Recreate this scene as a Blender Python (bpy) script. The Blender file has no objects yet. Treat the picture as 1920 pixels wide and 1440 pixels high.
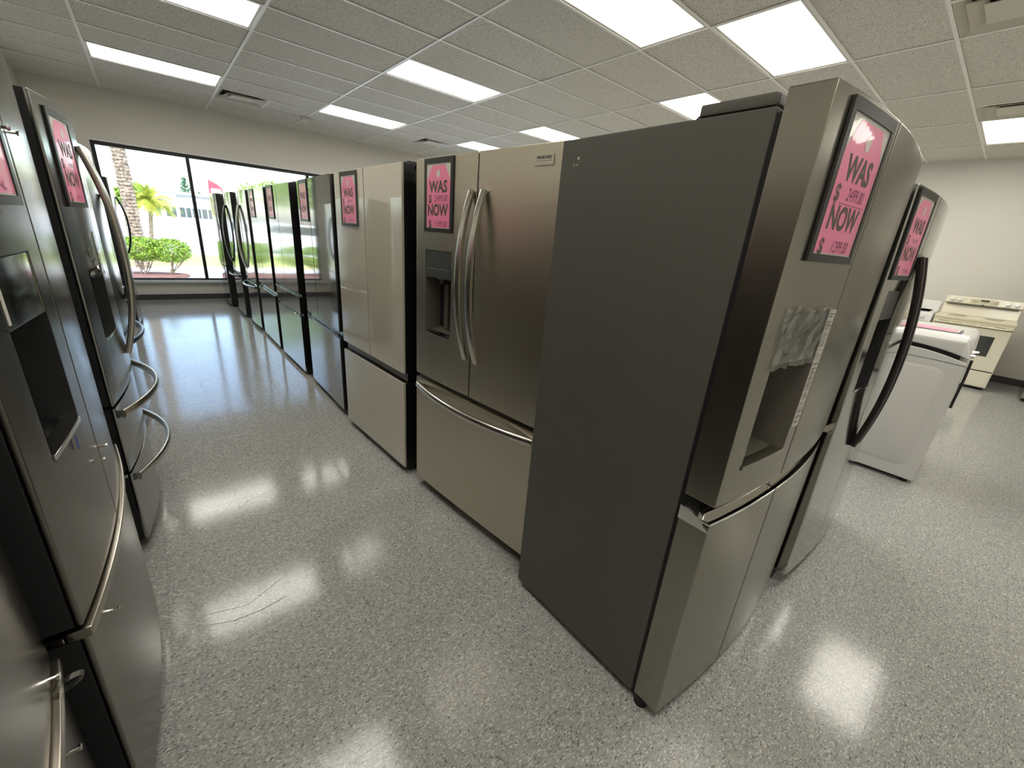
import bpy, bmesh, math, random
from mathutils import Vector, Matrix

random.seed(7)
SC = bpy.context.scene
COL = SC.collection

# ------------------------------------------------------------------ camera
CAM = Vector((0.24085, -8.72034, 1.43138))
RR = [[0.767747, -0.636082, 0.077223], [-0.157015, -0.303609, -0.939770], [0.621217, 0.709381, -0.332970]]
FPX = 764.18
cd = bpy.data.cameras.new('camera')
cd.sensor_fit = 'HORIZONTAL'; cd.sensor_width = 36.0; cd.lens = FPX / 1920 * 36.0
cd.clip_start = 0.01; cd.clip_end = 400
cam = bpy.data.objects.new('camera', cd); COL.objects.link(cam)
r_, d_, f_ = (Vector(v) for v in RR)
m3 = Matrix((r_, -d_, -f_)).transposed()
cam.matrix_world = Matrix.Translation(CAM) @ m3.to_4x4()
SC.camera = cam

# ------------------------------------------------------------------ world, sun, exposure
world = bpy.data.worlds.new('world'); SC.world = world
world.use_nodes = True
wn = world.node_tree; wn.nodes.clear()
sky = wn.nodes.new('ShaderNodeTexSky'); sky.sky_type = 'NISHITA'
sky.sun_disc = False; sky.sun_elevation = math.radians(52); sky.sun_rotation = math.radians(200)
sky.air_density = 1.0; sky.dust_density = 2.0; sky.ozone_density = 1.0
bgn = wn.nodes.new('ShaderNodeBackground'); bgn.inputs['Strength'].default_value = 1.05
wo = wn.nodes.new('ShaderNodeOutputWorld')
wn.links.new(sky.outputs[0], bgn.inputs[0]); wn.links.new(bgn.outputs[0], wo.inputs[0])

sl = bpy.data.lights.new('sun', 'SUN'); sl.energy = 5.0; sl.angle = math.radians(0.6); sl.color = (1.0, 0.96, 0.88)
so = bpy.data.objects.new('sun', sl); COL.objects.link(so)
so.rotation_euler = Vector((-0.35, 0.55, -0.80)).to_track_quat('-Z', 'Y').to_euler()

LAMP_STRENGTH = 11.5
SC.view_settings.view_transform = 'Standard'; SC.view_settings.look = 'None'
SC.view_settings.exposure = 0.0; SC.view_settings.gamma = 1.0
SC.view_settings.use_curve_mapping = False
SC.cycles.max_bounces = 6; SC.cycles.diffuse_bounces = 4; SC.cycles.use_adaptive_sampling = True; SC.cycles.adaptive_threshold = .05; SC.cycles.adaptive_min_samples = 16; SC.cycles.glossy_bounces = 4; SC.cycles.transparent_max_bounces = 6

# ------------------------------------------------------------------ materials
MATS = {}
def mat(name, col=(.5, .5, .5), rough=.5, metal=0.0, coat=0.0, spec=.5, emit=None, es=0.0, alpha=1.0):
    if name in MATS: return MATS[name]
    m = bpy.data.materials.new(name); m.use_nodes = True
    b = m.node_tree.nodes['Principled BSDF']
    b.inputs['Base Color'].default_value = (*col, 1); b.inputs['Roughness'].default_value = rough
    b.inputs['Metallic'].default_value = metal; b.inputs['Coat Weight'].default_value = coat
    b.inputs['Coat Roughness'].default_value = .04
    b.inputs['Specular IOR Level'].default_value = spec
    if emit:
        b.inputs['Emission Color'].default_value = (*emit, 1); b.inputs['Emission Strength'].default_value = es
    MATS[name] = m
    return m

def nd(m, t, **kw):
    n = m.node_tree.nodes.new(t)
    for k, v in kw.items():
        if k in n.inputs: n.inputs[k].default_value = v
        else: setattr(n, k, v)
    return n
def lk(m, a, b): m.node_tree.links.new(a, b)
def bsdf(m): return m.node_tree.nodes['Principled BSDF']

def metal(name, col, rough, brush=(3, 3, 260), amt=.06, bump=.0, coat=0.0):
    bump = 0.0
    """brushed sheet metal: fine streak noise in roughness and relief"""
    m = mat(name, col, rough, 1.0, coat)
    tc = nd(m, 'ShaderNodeTexCoord'); mp = nd(m, 'ShaderNodeMapping'); mp.inputs['Scale'].default_value = brush
    no = nd(m, 'ShaderNodeTexNoise', Scale=4.0, Detail=1.0)
    amt = min(amt, .012)
    lk(m, tc.outputs['Object'], mp.inputs[0]); lk(m, mp.outputs[0], no.inputs['Vector'])
    mr = nd(m, 'ShaderNodeMapRange'); mr.inputs['To Min'].default_value = max(.02, rough - amt / 2); mr.inputs['To Max'].default_value = rough + amt / 2
    lk(m, no.outputs[0], mr.inputs[0]); lk(m, mr.outputs[0], bsdf(m).inputs['Roughness'])
    if bump > 0:
        bp = nd(m, 'ShaderNodeBump', Strength=bump, Distance=.002)
        lk(m, no.outputs[0], bp.inputs['Height']); lk(m, bp.outputs[0], bsdf(m).inputs['Normal'])
    return m

def noisy(name, c1, c2, scale, rough=.7, bump=0.0, detail=4.0, lo=.35, hi=.65, dist=.002, spec=.3):
    m = mat(name, c1, rough, spec=spec)
    tc = nd(m, 'ShaderNodeNewGeometry')
    no = nd(m, 'ShaderNodeTexNoise', Scale=scale, Detail=detail)
    lk(m, tc.outputs['Position'], no.inputs['Vector'])
    cr = nd(m, 'ShaderNodeValToRGB')
    cr.color_ramp.elements[0].position = lo; cr.color_ramp.elements[0].color = (*c1, 1)
    cr.color_ramp.elements[1].position = hi; cr.color_ramp.elements[1].color = (*c2, 1)
    lk(m, no.outputs[0], cr.inputs[0]); lk(m, cr.outputs[0], bsdf(m).inputs['Base Color'])
    if bump:
        bp = nd(m, 'ShaderNodeBump', Strength=bump, Distance=dist)
        lk(m, no.outputs[0], bp.inputs['Height']); lk(m, bp.outputs[0], bsdf(m).inputs['Normal'])
    return m

noisy('wall_paint', (.70, .68, .62), (.74, .72, .66), 120, .75, .12)
noisy('ceiling_tile', (.38, .35, .30), (.78, .74, .66), 130, .9, .6, 6.0, .34, .50, .004)
mat('tee_white', (.90, .875, .81), .4)
mat('wall_angle', (.74, .72, .66), .5)
mat('baseboard_grey', (.055, .055, .06), .5)
mat('sill_white', (.80, .81, .82), .35)
mat('window_bronze', (.018, .016, .015), .45, .3)
mat('lamp_diffuser', (.9, .9, .9), .5, emit=(1.0, .96, .865), es=LAMP_STRENGTH)
mat('lamp_frame', (.70, .68, .62), .4)
mat('vent_white', (.62, .58, .48), .45)
mat('vent_dark', (.02, .018, .015), .8)
mat('grout', (.12, .12, .115), .6)

def floor_mat():
    m = mat('floor_tile_vinyl', (.34, .34, .32), .16, spec=.40)
    ge = nd(m, 'ShaderNodeNewGeometry')
    def voro(scale, sx, rot):
        mp = nd(m, 'ShaderNodeMapping'); mp.inputs['Scale'].default_value = (scale * sx, scale, scale)
        mp.inputs['Rotation'].default_value = (0, 0, rot)
        lk(m, ge.outputs['Position'], mp.inputs[0])
        v = nd(m, 'ShaderNodeTexVoronoi', Scale=1.0); lk(m, mp.outputs[0], v.inputs['Vector'])
        return v
    base = nd(m, 'ShaderNodeTexNoise', Scale=60.0, Detail=4.0); lk(m, ge.outputs['Position'], base.inputs['Vector'])
    r0 = nd(m, 'ShaderNodeValToRGB')
    r0.color_ramp.elements[0].position = .3; r0.color_ramp.elements[0].color = (.285, .29, .283, 1)
    r0.color_ramp.elements[1].position = .7; r0.color_ramp.elements[1].color = (.375, .375, .355, 1)
    lk(m, base.outputs[0], r0.inputs[0])
    prev = r0.outputs[0]
    for sc, sx, rot, lo, colr in ((270, .5, .5, .87, (.58, .57, .53)), (320, .55, 2.2, .91, (.15, .155, .15)), (210, .5, 1.2, .88, (.37, .35, .31)), (340, .5, 2.9, .86, (.46, .46, .44))):
        v = voro(sc, sx, rot)
        sep = nd(m, 'ShaderNodeSeparateColor'); lk(m, v.outputs['Color'], sep.inputs[0])
        gt = nd(m, 'ShaderNodeMath', operation='GREATER_THAN'); gt.inputs[1].default_value = lo
        lk(m, sep.outputs[0], gt.inputs[0])
        mx = nd(m, 'ShaderNodeMix', data_type='RGBA'); mx.inputs['B'].default_value = (*colr, 1) if False else mx.inputs['B'].default_value
        mx.inputs[7].default_value = (*colr, 1)
        lk(m, gt.outputs[0], mx.inputs[0]); lk(m, prev, mx.inputs[6]); prev = mx.outputs[2]
    lk(m, prev, bsdf(m).inputs['Base Color'])
    # waxed surface: gently wavy relief and a patchy gloss
    w = nd(m, 'ShaderNodeTexNoise', Scale=9.0, Detail=3.0); lk(m, ge.outputs['Position'], w.inputs['Vector'])
    bp = nd(m, 'ShaderNodeBump', Strength=.05, Distance=.004); lk(m, w.outputs[0], bp.inputs['Height'])
    lk(m, bp.outputs[0], bsdf(m).inputs['Normal'])
    mr = nd(m, 'ShaderNodeMapRange'); mr.inputs['To Min'].default_value = .09; mr.inputs['To Max'].default_value = .16
    w2 = nd(m, 'ShaderNodeTexNoise', Scale=2.5, Detail=5.0); lk(m, ge.outputs['Position'], w2.inputs['Vector'])
    lk(m, w2.outputs[0], mr.inputs[0]); lk(m, mr.outputs[0], bsdf(m).inputs['Roughness'])
    return m
floor_mat()

metal('stainless_warm', (.34, .325, .28), .27, (3, 3, 260))
metal('stainless_frig', (.62, .575, .475), .34, (3, 3, 260))
metal('stainless_bronze', (.215, .20, .178), .22, (3, 3, 260), .04)
metal('stainless_cool', (.37, .37, .355), .20, (3, 3, 260), .04)
metal('stainless_mirror', (.52, .52, .50), .10, (3, 3, 200), .04, .015)
metal('stainless_dark', (.34, .34, .34), .10, (3, 3, 200), .04, .015)
metal('stainless_grey', (.42, .41, .38), .16, (3, 3, 260), .05)
metal('bar_metal', (.60, .58, .53), .22, (3, 200, 3), .08, .02)
metal('bar_bronze', (.42, .385, .33), .24, (3, 200, 3), .08, .02)
metal('bar_dark', (.075, .062, .066), .25, (3, 200, 3), .06, .0)
mat('chrome', (.80, .79, .76), .08, 1.0)
mat('side_charcoal', (.105, .102, .088), .42, spec=.4)
mat('side_grey', (.16, .158, .15), .5)
mat('black_plastic', (.008, .008, .008), .30)
mat('black_gloss', (.006, .006, .006), .12, coat=.5)
mat('black_matte', (.010, .010, .011), .6)
mat('dispenser_grey', (.10, .105, .10), .30, .3)
mat('dispenser_taupe', (.17, .155, .13), .35, .5)
mat('dispenser_black', (.004, .004, .005), .6)
mat('glass_cream', (.63, .59, .48), .14, coat=1.0)
bsdf(MATS['glass_cream']).inputs['Coat IOR'].default_value = 2.0; bsdf(MATS['glass_cream']).inputs['Coat Roughness'].default_value = .015
mat('glass_taupe', (.17, .165, .145), .06, .6, coat=1.0)
mat('sign_frame_black', (.028, .028, .026), .35)
mat('card_white', (.72, .70, .62), .35, coat=.3)
mat('card_pink', (1.0, .27, .46), .35, coat=.35)
mat('ink_grey', (.10, .085, .06), .5)
mat('ink_purple', (.16, .02, .10), .5)
mat('badge_dark', (.03, .03, .03), .4)
mat('badge_metal', (.55, .53, .48), .25, 1.0)
mat('rubber', (.012, .012, .012), .7)
mat('enamel_white', (.80, .80, .77), .25, coat=.5)
mat('enamel_white_panel', (.66, .65, .62), .35, coat=.2)
mat('enamel_bisque', (.74, .68, .50), .28, coat=.4)
mat('enamel_bisque_pale', (.80, .75, .60), .3, coat=.3)
mat('oven_glass', (.05, .055, .05), .08, coat=.6)
mat('tape_blue', (.03, .06, .30), .5)
mat('label_paper', (.62, .60, .54), .5)
mat('label_ink', (.10, .10, .10), .6)

def film_mat():
    m = bpy.data.materials.new('clear_film'); m.use_nodes = True
    nt = m.node_tree; nt.nodes.clear()
    out = nt.nodes.new('ShaderNodeOutputMaterial'); mx = nt.nodes.new('ShaderNodeMixShader'); mx.inputs[0].default_value = .26
    tr = nt.nodes.new('ShaderNodeBsdfTransparent'); tr.inputs[0].default_value = (.93, .93, .92, 1)
    gl = nt.nodes.new('ShaderNodeBsdfGlossy'); gl.inputs['Roughness'].default_value = .10; gl.inputs[0].default_value = (.85, .85, .82, 1)
    nt.links.new(tr.outputs[0], mx.inputs[1]); nt.links.new(gl.outputs[0], mx.inputs[2]); nt.links.new(mx.outputs[0], out.inputs[0])
    MATS['clear_film'] = m
film_mat()
def pane_mat():
    m = bpy.data.materials.new('window_glass'); m.use_nodes = True
    nt = m.node_tree; nt.nodes.clear()
    out = nt.nodes.new('ShaderNodeOutputMaterial'); mx = nt.nodes.new('ShaderNodeMixShader')
    fr = nt.nodes.new('ShaderNodeFresnel'); fr.inputs[0].default_value = 1.45
    tr = nt.nodes.new('ShaderNodeBsdfTransparent'); tr.inputs[0].default_value = (.93, .95, .95, 1)
    gl = nt.nodes.new('ShaderNodeBsdfGlossy'); gl.inputs['Roughness'].default_value = .02
    nt.links.new(fr.outputs[0], mx.inputs[0])
    nt.links.new(tr.outputs[0], mx.inputs[1]); nt.links.new(gl.outputs[0], mx.inputs[2]); nt.links.new(mx.outputs[0], out.inputs[0])
    MATS['window_glass'] = m
pane_mat()

noisy('leaf_green', (.10, .22, .022), (.30, .42, .05), 14, .5, spec=.3)
noisy('leaf_palm', (.22, .30, .03), (.50, .48, .07), 10, .5)
noisy('leaf_dark', (.05, .14, .08), (.12, .24, .12), 6, .6)
noisy('bark_palm', (.10, .075, .055), (.34, .27, .20), 16, .9, .8, 6, .35, .65, .02)
noisy('bark_small', (.17, .13, .10), (.34, .27, .20), 25, .9, .5)
noisy('mulch_brown', (.13, .055, .045), (.30, .15, .12), 30, .95, .7, 5, .3, .7, .02)
noisy('ground_pale', (.74, .73, .68), (.82, .81, .76), 2, .9)
noisy('lawn', (.34, .40, .10), (.55, .56, .20), 3, .9)
mat('facade_white', (.66, .65, .62), .7)
mat('facade_grey', (.26, .27, .29), .6)
mat('far_glass', (.05, .07, .07), .1, coat=.5)
mat('sign_red', (.62, .03, .05), .5)
mat('sign_yellow', (.85, .62, .12), .5)
mat('pole_grey', (.35, .33, .35), .5)
M = MATS

# ------------------------------------------------------------------ mesh helpers
def box(bm, x0, x1, y0, y1, z0, z1):
    vs = [bm.verts.new((x, y, z)) for x in (x0, x1) for y in (y0, y1) for z in (z0, z1)]
    for f in ((0, 1, 3, 2), (4, 6, 7, 5), (0, 4, 5, 1), (2, 3, 7, 6), (0, 2, 6, 4), (1, 5, 7, 3)):
        bm.faces.new([vs[i] for i in f])
    return vs

def prism(bm, pts, axis, a, b):
    """extrude a polygon; pts in the two remaining axes"""
    def P(p, t):
        return {'x': (t, p[0], p[1]), 'y': (p[0], t, p[1]), 'z': (p[0], p[1], t)}[axis]
    A = [bm.verts.new(P(p, a)) for p in pts]; B = [bm.verts.new(P(p, b)) for p in pts]
    n = len(pts)
    bm.faces.new(A); bm.faces.new(B[::-1])
    for i in range(n): bm.faces.new((A[i], B[i], B[(i + 1) % n], A[(i + 1) % n]))

def cyl(bm, c, r, h, axis='z', n=16, r2=None):
    r2 = r if r2 is None else r2
    A, B = [], []
    for i in range(n):
        a = 2 * math.pi * i / n; u, v = math.cos(a), math.sin(a)
        for lst, rr, t in ((A, r, 0), (B, r2, h)):
            if axis == 'z': p = (c[0] + rr * u, c[1] + rr * v, c[2] + t)
            elif axis == 'y': p = (c[0] + rr * u, c[1] + t, c[2] + rr * v)
            else: p = (c[0] + t, c[1] + rr * u, c[2] + rr * v)
            lst.append(bm.verts.new(p))
    bm.faces.new(A); bm.faces.new(B[::-1])
    for i in range(n): bm.faces.new((A[i], B[i], B[(i + 1) % n], A[(i + 1) % n]))

def sweep(bm, pts, ru, rv, ref, n=12, power=2.0, taper=None):
    """sweep a (super)elliptic section along pts; ru along ref-ish, rv across"""
    pts = [Vector(p) for p in pts]; ref = Vector(ref)
    rings = []
    for i, p in enumerate(pts):
        t = (pts[min(i + 1, len(pts) - 1)] - pts[max(i - 1, 0)]).normalized()
        u = (ref - t * ref.dot(t)).normalized(); v = t.cross(u)
        k = taper(i / (len(pts) - 1)) if taper else 1.0
        ring = []
        for j in range(n):
            a = 2 * math.pi * (j + .5) / n; ca, sa = math.cos(a), math.sin(a)
            e = 2.0 / power
            cu = math.copysign(abs(ca) ** e, ca) * ru * k; cv = math.copysign(abs(sa) ** e, sa) * rv * k
            ring.append(bm.verts.new(p + u * cu + v * cv))
        rings.append(ring)
    for a, b in zip(rings, rings[1:]):
        for j in range(n): bm.faces.new((a[j], a[(j + 1) % n], b[(j + 1) % n], b[j]))
    bm.faces.new(rings[0][::-1]); bm.faces.new(rings[-1])

def bevel(bm, w, ang=50, seg=2):
    bm.normal_update()
    es = [e for e in bm.edges if len(e.link_faces) == 2 and e.calc_face_angle(0) > math.radians(ang)]
    if es and w > 0:
        bmesh.ops.bevel(bm, geom=es, offset=w, segments=seg, profile=.6, affect='EDGES', clamp_overlap=True)

def obj(name, bm, m, parent=None, bev=0.0, smooth=True, seg=2, recalc=True):
    if recalc: bmesh.ops.recalc_face_normals(bm, faces=bm.faces)
    if bev: bevel(bm, bev, seg=seg)
    me = bpy.data.meshes.new(name); bm.to_mesh(me); bm.free()
    if smooth:
        me.polygons.foreach_set('use_smooth', [True] * len(me.polygons))
        me.set_sharp_from_angle(angle=math.radians(35))
    me.materials.append(M[m] if isinstance(m, str) else m)
    o = bpy.data.objects.new(name, me); COL.objects.link(o)
    if smooth and bev:
        wnm = o.modifiers.new('weighted_normal', 'WEIGHTED_NORMAL'); wnm.keep_sharp = True; wnm.weight = 100; wnm.mode = 'FACE_AREA'
    if parent is not None: o.parent = parent
    return o

def tag(o, label=None, cat=None, group=None, kind=None):
    if label: o['label'] = label
    if cat: o['category'] = cat
    if group: o['group'] = group
    if kind: o['kind'] = kind
    return o

def empty(name, loc=(0, 0, 0), rotz=0.0):
    o = bpy.data.objects.new(name, None); COL.objects.link(o)
    o.location = loc; o.rotation_euler = (0, 0, rotz); o.empty_display_size = .1
    return o
NB = bmesh.new

# ------------------------------------------------------------------ the room
XL, XR, YB, YF, ZC = -0.82, 9.50, 0.50, -13.0, 3.02
GX, GY = 1.22, 0.61
def struct(o): o['kind'] = 'structure'; return o

# floor
bm = NB(); box(bm, XL - .1, XR + .1, YF - .1, YB + .1, -.12, -.0035)
floor = struct(obj('floor', bm, 'grout', smooth=False)); floor['label'] = 'grey speckled vinyl tile floor, waxed and glossy'
TP, TG = .3048, .0006
bm = NB(); h_ = TP / 2 - TG / 2
vs = box(bm, -h_, h_, -h_, h_, -.003, 0)
tile_me = bpy.data.meshes.new('floor_tile'); bmesh.ops.recalc_face_normals(bm, faces=bm.faces); bm.to_mesh(tile_me); bm.free(); tile_me.materials.append(M['floor_tile_vinyl'])
cells = []
ix0 = math.floor((XL - 1.895) / TP); ix1 = math.ceil((XR - 1.895) / TP)
iy0 = math.floor((YF + 8.852) / TP); iy1 = math.ceil((YB + 8.852) / TP)
for i in range(ix0, ix1):
    for j in range(iy0, iy1):
        x, y = 1.895 + (i + .5) * TP, -8.852 + (j + .5) * TP
        if not (XL < x - h_ + .3 and x - h_ < XR and YF < y + h_ and y - h_ < YB): continue
        v = Vector((x, y, 0)) - CAM
        c = (r_.dot(v), d_.dot(v), f_.dot(v))
        seen = c[2] > .2 and -1010 < FPX * c[0] / c[2] < 1010 and FPX * c[1] / c[2] < 780
        under = (x < .0 and y < -.8) or (x > 1.35 and y > -8.32 and x < 3.1) or (x > 3.1 and y > -8.2 and x < 8.5 and y > -8.2 + 0 * x)
        cells.append((v.length if (seen and not under) else 99 + v.length, x, y))
cells.sort()
def tile_rot(): return (random.gauss(0, .00035), random.gauss(0, .00035), 0)
for dist, x, y in cells[:300]:
    o = bpy.data.objects.new('floor_tile', tile_me); COL.objects.link(o)
    o.location = (x, y, 0); o.rotation_euler = tile_rot(); o.parent = floor
bm = NB()
for dist, x, y in cells[300:]:
    vs = box(bm, max(x - h_, XL), min(x + h_, XR), max(y - h_, YF), min(y + h_, YB), -.003, 0)
o = obj('floor_tile_field', bm, 'floor_tile_vinyl', floor, smooth=False); o['kind'] = 'stuff'

# scuffs and scratches in the wax, with shapes of their own
mat('scratch_pale', (.62, .60, .55), .5); mat('scratch_dark', (.11, .10, .09), .5)
def scratch(pts, m, wd=.0016):
    bm = NB()
    for (xa, ya), (xb, yb) in zip(pts, pts[1:]):
        d = math.hypot(xb - xa, yb - ya); nx_, ny_ = -(yb - ya) / d * wd / 2, (xb - xa) / d * wd / 2
        bm.faces.new([bm.verts.new((x, y, .0007)) for x, y in ((xa - nx_, ya - ny_), (xb - nx_, yb - ny_), (xb + nx_, yb + ny_), (xa + nx_, ya + ny_))])
    bmesh.ops.recalc_face_normals(bm, faces=bm.faces)
    obj('floor_scratch', bm, m, floor, smooth=False, recalc=False)
scratch([(.04, -7.057), (.10, -7.115), (.17, -7.20), (.25, -7.235)], 'scratch_pale', .003)
scratch([(.25, -7.235), (.34, -7.24), (.43, -7.225)], 'scratch_dark', .002)
scratch([(.17, -7.146), (.30, -7.185), (.444, -7.233 + .12)], 'scratch_pale', .0015)
scratch([(.24, -7.366), (.45, -7.333)], 'scratch_pale', .0012)
scratch([(.31, -5.60), (.55, -5.58)], 'scratch_pale', .003)
scratch([(.36, -6.50), (.43, -6.44), (.52, -6.43)], 'scratch_dark', .0012)
scratch([(.42, -6.34), (.415, -6.43), (.40, -6.50)], 'scratch_dark', .0010)
scratch([(.38, -4.30), (.36, -4.42), (.40, -4.47)], 'scratch_dark', .003)
scratch([(.40, -4.28), (.46, -4.22)], 'scratch_dark', .002)

# walls
bm = NB(); box(bm, XL - .1, XL, YF, YB, 0, ZC + .3); tag(struct(obj('wall_left', bm, 'wall_paint', smooth=False)), 'pale painted wall behind the left row of refrigerators')
bm = NB(); box(bm, XR, XR + .1, YF, YB, 0, ZC + .3); tag(struct(obj('wall_right', bm, 'wall_paint', smooth=False)), 'pale painted wall behind the cooking ranges')
bm = NB(); box(bm, XL - .1, XR + .1, YF - .1, YF, 0, ZC + .3); tag(struct(obj('wall_front', bm, 'wall_paint', smooth=False)), 'pale painted wall at the near end of the room')
WX0, WX1, WZ0, WZ1 = -.245, 8.2, .335, 2.335
bm = NB()
box(bm, XL - .1, XR + .1, YB, YB + .16, 0, WZ0 - .05)
box(bm, XL - .1, XR + .1, YB, YB + .16, WZ1, ZC + .3)
box(bm, XL - .1, WX0, YB, YB + .16, WZ0 - .05, WZ1)
box(bm, WX1, XR + .1, YB, YB + .16, WZ0 - .05, WZ1)
tag(struct(obj('wall_back', bm, 'wall_paint', smooth=False)), 'pale painted wall around the shop window')
# baseboards
bm = NB(); box(bm, XL, XR, YB - .008, YB, 0, .09); struct(obj('baseboard_back', bm, 'baseboard_grey', smooth=False))
bm = NB(); box(bm, XR - .008, XR, YF, YB - .008, 0, .10); struct(obj('baseboard_right', bm, 'baseboard_grey', smooth=False))
bm = NB(); box(bm, XL, XL + .008, YF, YB - .008, 0, .09); struct(obj('baseboard_left', bm, 'baseboard_grey', smooth=False))

# window: frame, mullions, panes, sill
win = struct(empty('window_1', (WX0, YB + .06, WZ0))); win['label'] = 'wide shop window with dark frame and mullions'
def wpart(name, x0, x1, y0, y1, z0, z1, m, bev=.003):
    bm = NB(); box(bm, x0 - WX0, x1 - WX0, y0 - YB - .06, y1 - YB - .06, z0 - WZ0, z1 - WZ0)
    return obj(name, bm, m, win, bev)
fy0, fy1 = YB + .03, YB + .11
bm = NB()
for a in ((WX0, WX1, WZ1 - .055, WZ1), (WX0, WX1, WZ0 - .05, WZ0 + .02), (WX0, WX0 + .045, WZ0 + .02, WZ1 - .055), (WX1 - .045, WX1, WZ0 + .02, WZ1 - .055)):
    box(bm, a[0] - WX0, a[1] - WX0, fy0 - YB - .06, fy1 - YB - .06, a[2] - WZ0, a[3] - WZ0)
obj('window_frame', bm, 'window_bronze', win)
mulls = [.885, 2.712, 4.54, 6.37]
for x in mulls: wpart('mullion', x - .024, x + .024, fy0, fy1, WZ0 + .02, WZ1 - .055, 'window_bronze')
edges = [WX0 + .045] + mulls + [WX1 - .045]
for a, b in zip(edges, edges[1:]):
    wpart('pane', a, b, YB + .066, YB + .072, WZ0 + .02, WZ1 - .055, 'window_glass', 0)
wpart('window_sill', WX0 - .06, WX1 + .06, YB - .055, YB + .03, WZ0 - .05, WZ0 - .006, 'sill_white', .006)
wpart('window_stop', WX0, WX1, YB - .004, YB + .03, WZ1 - .006, WZ1 + .012, 'sill_white', .002)

# ceiling: plate above, tiles, grid of tees
bm = NB(); box(bm, XL - .2, XR + .2, YF - .2, YB + .2, ZC + .30, ZC + .36)
ceil = struct(obj('ceiling', bm, 'wall_paint', smooth=False)); ceil['label'] = 'suspended acoustic tile ceiling with white grid'
LIGHTS = {(0, 2), (0, 6), (0, 10), (0, 14), (2, 2), (2, 6), (2, 10), (2, 14), (3, 11), (4, 2), (4, 5), (4, 9), (4, 14), (2, 18), (5, 18), (6, 2), (6, 6), (6, 10), (6, 13)}  # behind the camera, the last aisle panel and two rearmost are added fill
VENTS = {(1, 1): 0, (3, 1): 1, (3, 13): 1, (5, 13): 1}
tile_cache = {}
def ceil_tile(x0, x1, y0, y1):
    k = (round(x1 - x0, 3), round(y1 - y0, 3))
    if k not in tile_cache:
        bm = NB(); box(bm, -k[0] / 2, k[0] / 2, -k[1] / 2, k[1] / 2, 0, .016)
        bmesh.ops.recalc_face_normals(bm, faces=bm.faces)
        me = bpy.data.meshes.new('ceiling_tile'); bm.to_mesh(me); bm.free(); me.materials.append(M['ceiling_tile']); tile_cache[k] = me
    o = bpy.data.objects.new('ceiling_tile', tile_cache[k]); COL.objects.link(o); o.parent = ceil
    o.location = ((x0 + x1) / 2, (y0 + y1) / 2, ZC + .005 + random.uniform(0, .002))
    o.rotation_euler = (random.gauss(0, .0015), random.gauss(0, .0008), 0)
XS = [XL] + [GX * i for i in range(0, 8)] + [XR]
YS = [YB] + [-GY * j for j in range(0, 22)] + [YF]
for ci in range(len(XS) - 1):
    for ri in range(len(YS) - 1):
        c, rw = ci - 1, ri - 1
        x0, x1, y1, y0 = XS[ci], XS[ci + 1], YS[ri], YS[ri + 1]
        if (c, rw) in LIGHTS: continue
        if (c, rw) in VENTS:
            xm = (x0 + x1) / 2
            if VENTS[(c, rw)] == 0: ceil_tile(xm, x1, y0, y1)
            else: ceil_tile(x0, xm, y0, y1)
            bm = NB(); box(bm, -.012, .012, y0 - y1 + .012, -.012, 0, .03)
            o = obj('cross_tee', bm, 'tee_white', ceil, smooth=False); o.location = (xm, y1, ZC)
            continue
        ceil_tile(x0, x1, y0, y1)
def tee(name, x0, x1, y0, y1):
    bm = NB(); box(bm, x0, x1, y0, y1, ZC, ZC + .004)
    cx, cy = (x0 + x1) / 2, (y0 + y1) / 2
    if x1 - x0 > y1 - y0: box(bm, x0, x1, cy - .003, cy + .003, ZC + .004, ZC + .04)
    else: box(bm, cx - .003, cx + .003, y0, y1, ZC + .004, ZC + .04)
    return obj(name, bm, 'tee_white', ceil, smooth=False)
for i in range(8): tee('main_tee', GX * i - .012, GX * i + .012, YF, YB)
for i in range(len(XS) - 1):
    for j in range(22):
        a = XS[i] + (.012 if i else 0); b = XS[i + 1] - (.012 if i < len(XS) - 2 else 0)
        tee('cross_tee', a, b, -GY * j - .012, -GY * j + .012)
for n, a in (('trim_1', (XL, XR, YB - .022, YB)), ('trim_2', (XR - .022, XR, YF, YB)), ('trim_3', (XL, XL + .022, YF, YB))):
    bm = NB(); box(bm, a[0], a[1], a[2], a[3], ZC - .004, ZC + .02); struct(obj(n, bm, 'wall_angle', smooth=False))

# ceiling lights: each a frame and a glowing diffuser
LIGHT_LABEL = {
 (0, 2): 'lit ceiling panel above the left aisle, the one nearest the window',
 (0, 6): 'lit ceiling panel cut by the top edge above the left aisle',
 (2, 2): 'lit ceiling panel in line with the first refrigerators, closest to the window wall',
 (2, 6): 'lit ceiling panel above the middle of the refrigerator row',
 (2, 10): 'large lit ceiling panel cut by the top edge, left of the other large panel',
 (3, 11): 'large lit ceiling panel fully in view above the nearest refrigerator',
 (4, 2): 'small distant lit ceiling panel beside the far ceiling vent',
 (4, 5): 'lit ceiling panel peeking out above the badge of the stainless refrigerator',
 (4, 9): 'lit ceiling panel partly hidden by the hinge cover of the nearest refrigerator',
 (6, 13): 'lit ceiling panel at the right edge below a ceiling vent',
 (0, 10): 'ceiling panel out of frame, mirrored in the floor at the bottom edge', (4, 14): 'ceiling panel out of frame, mirrored in the floor at bottom right',
 (2, 14): 'ceiling panel out of frame, mirrored in the floor below the nearest refrigerator'}
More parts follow.
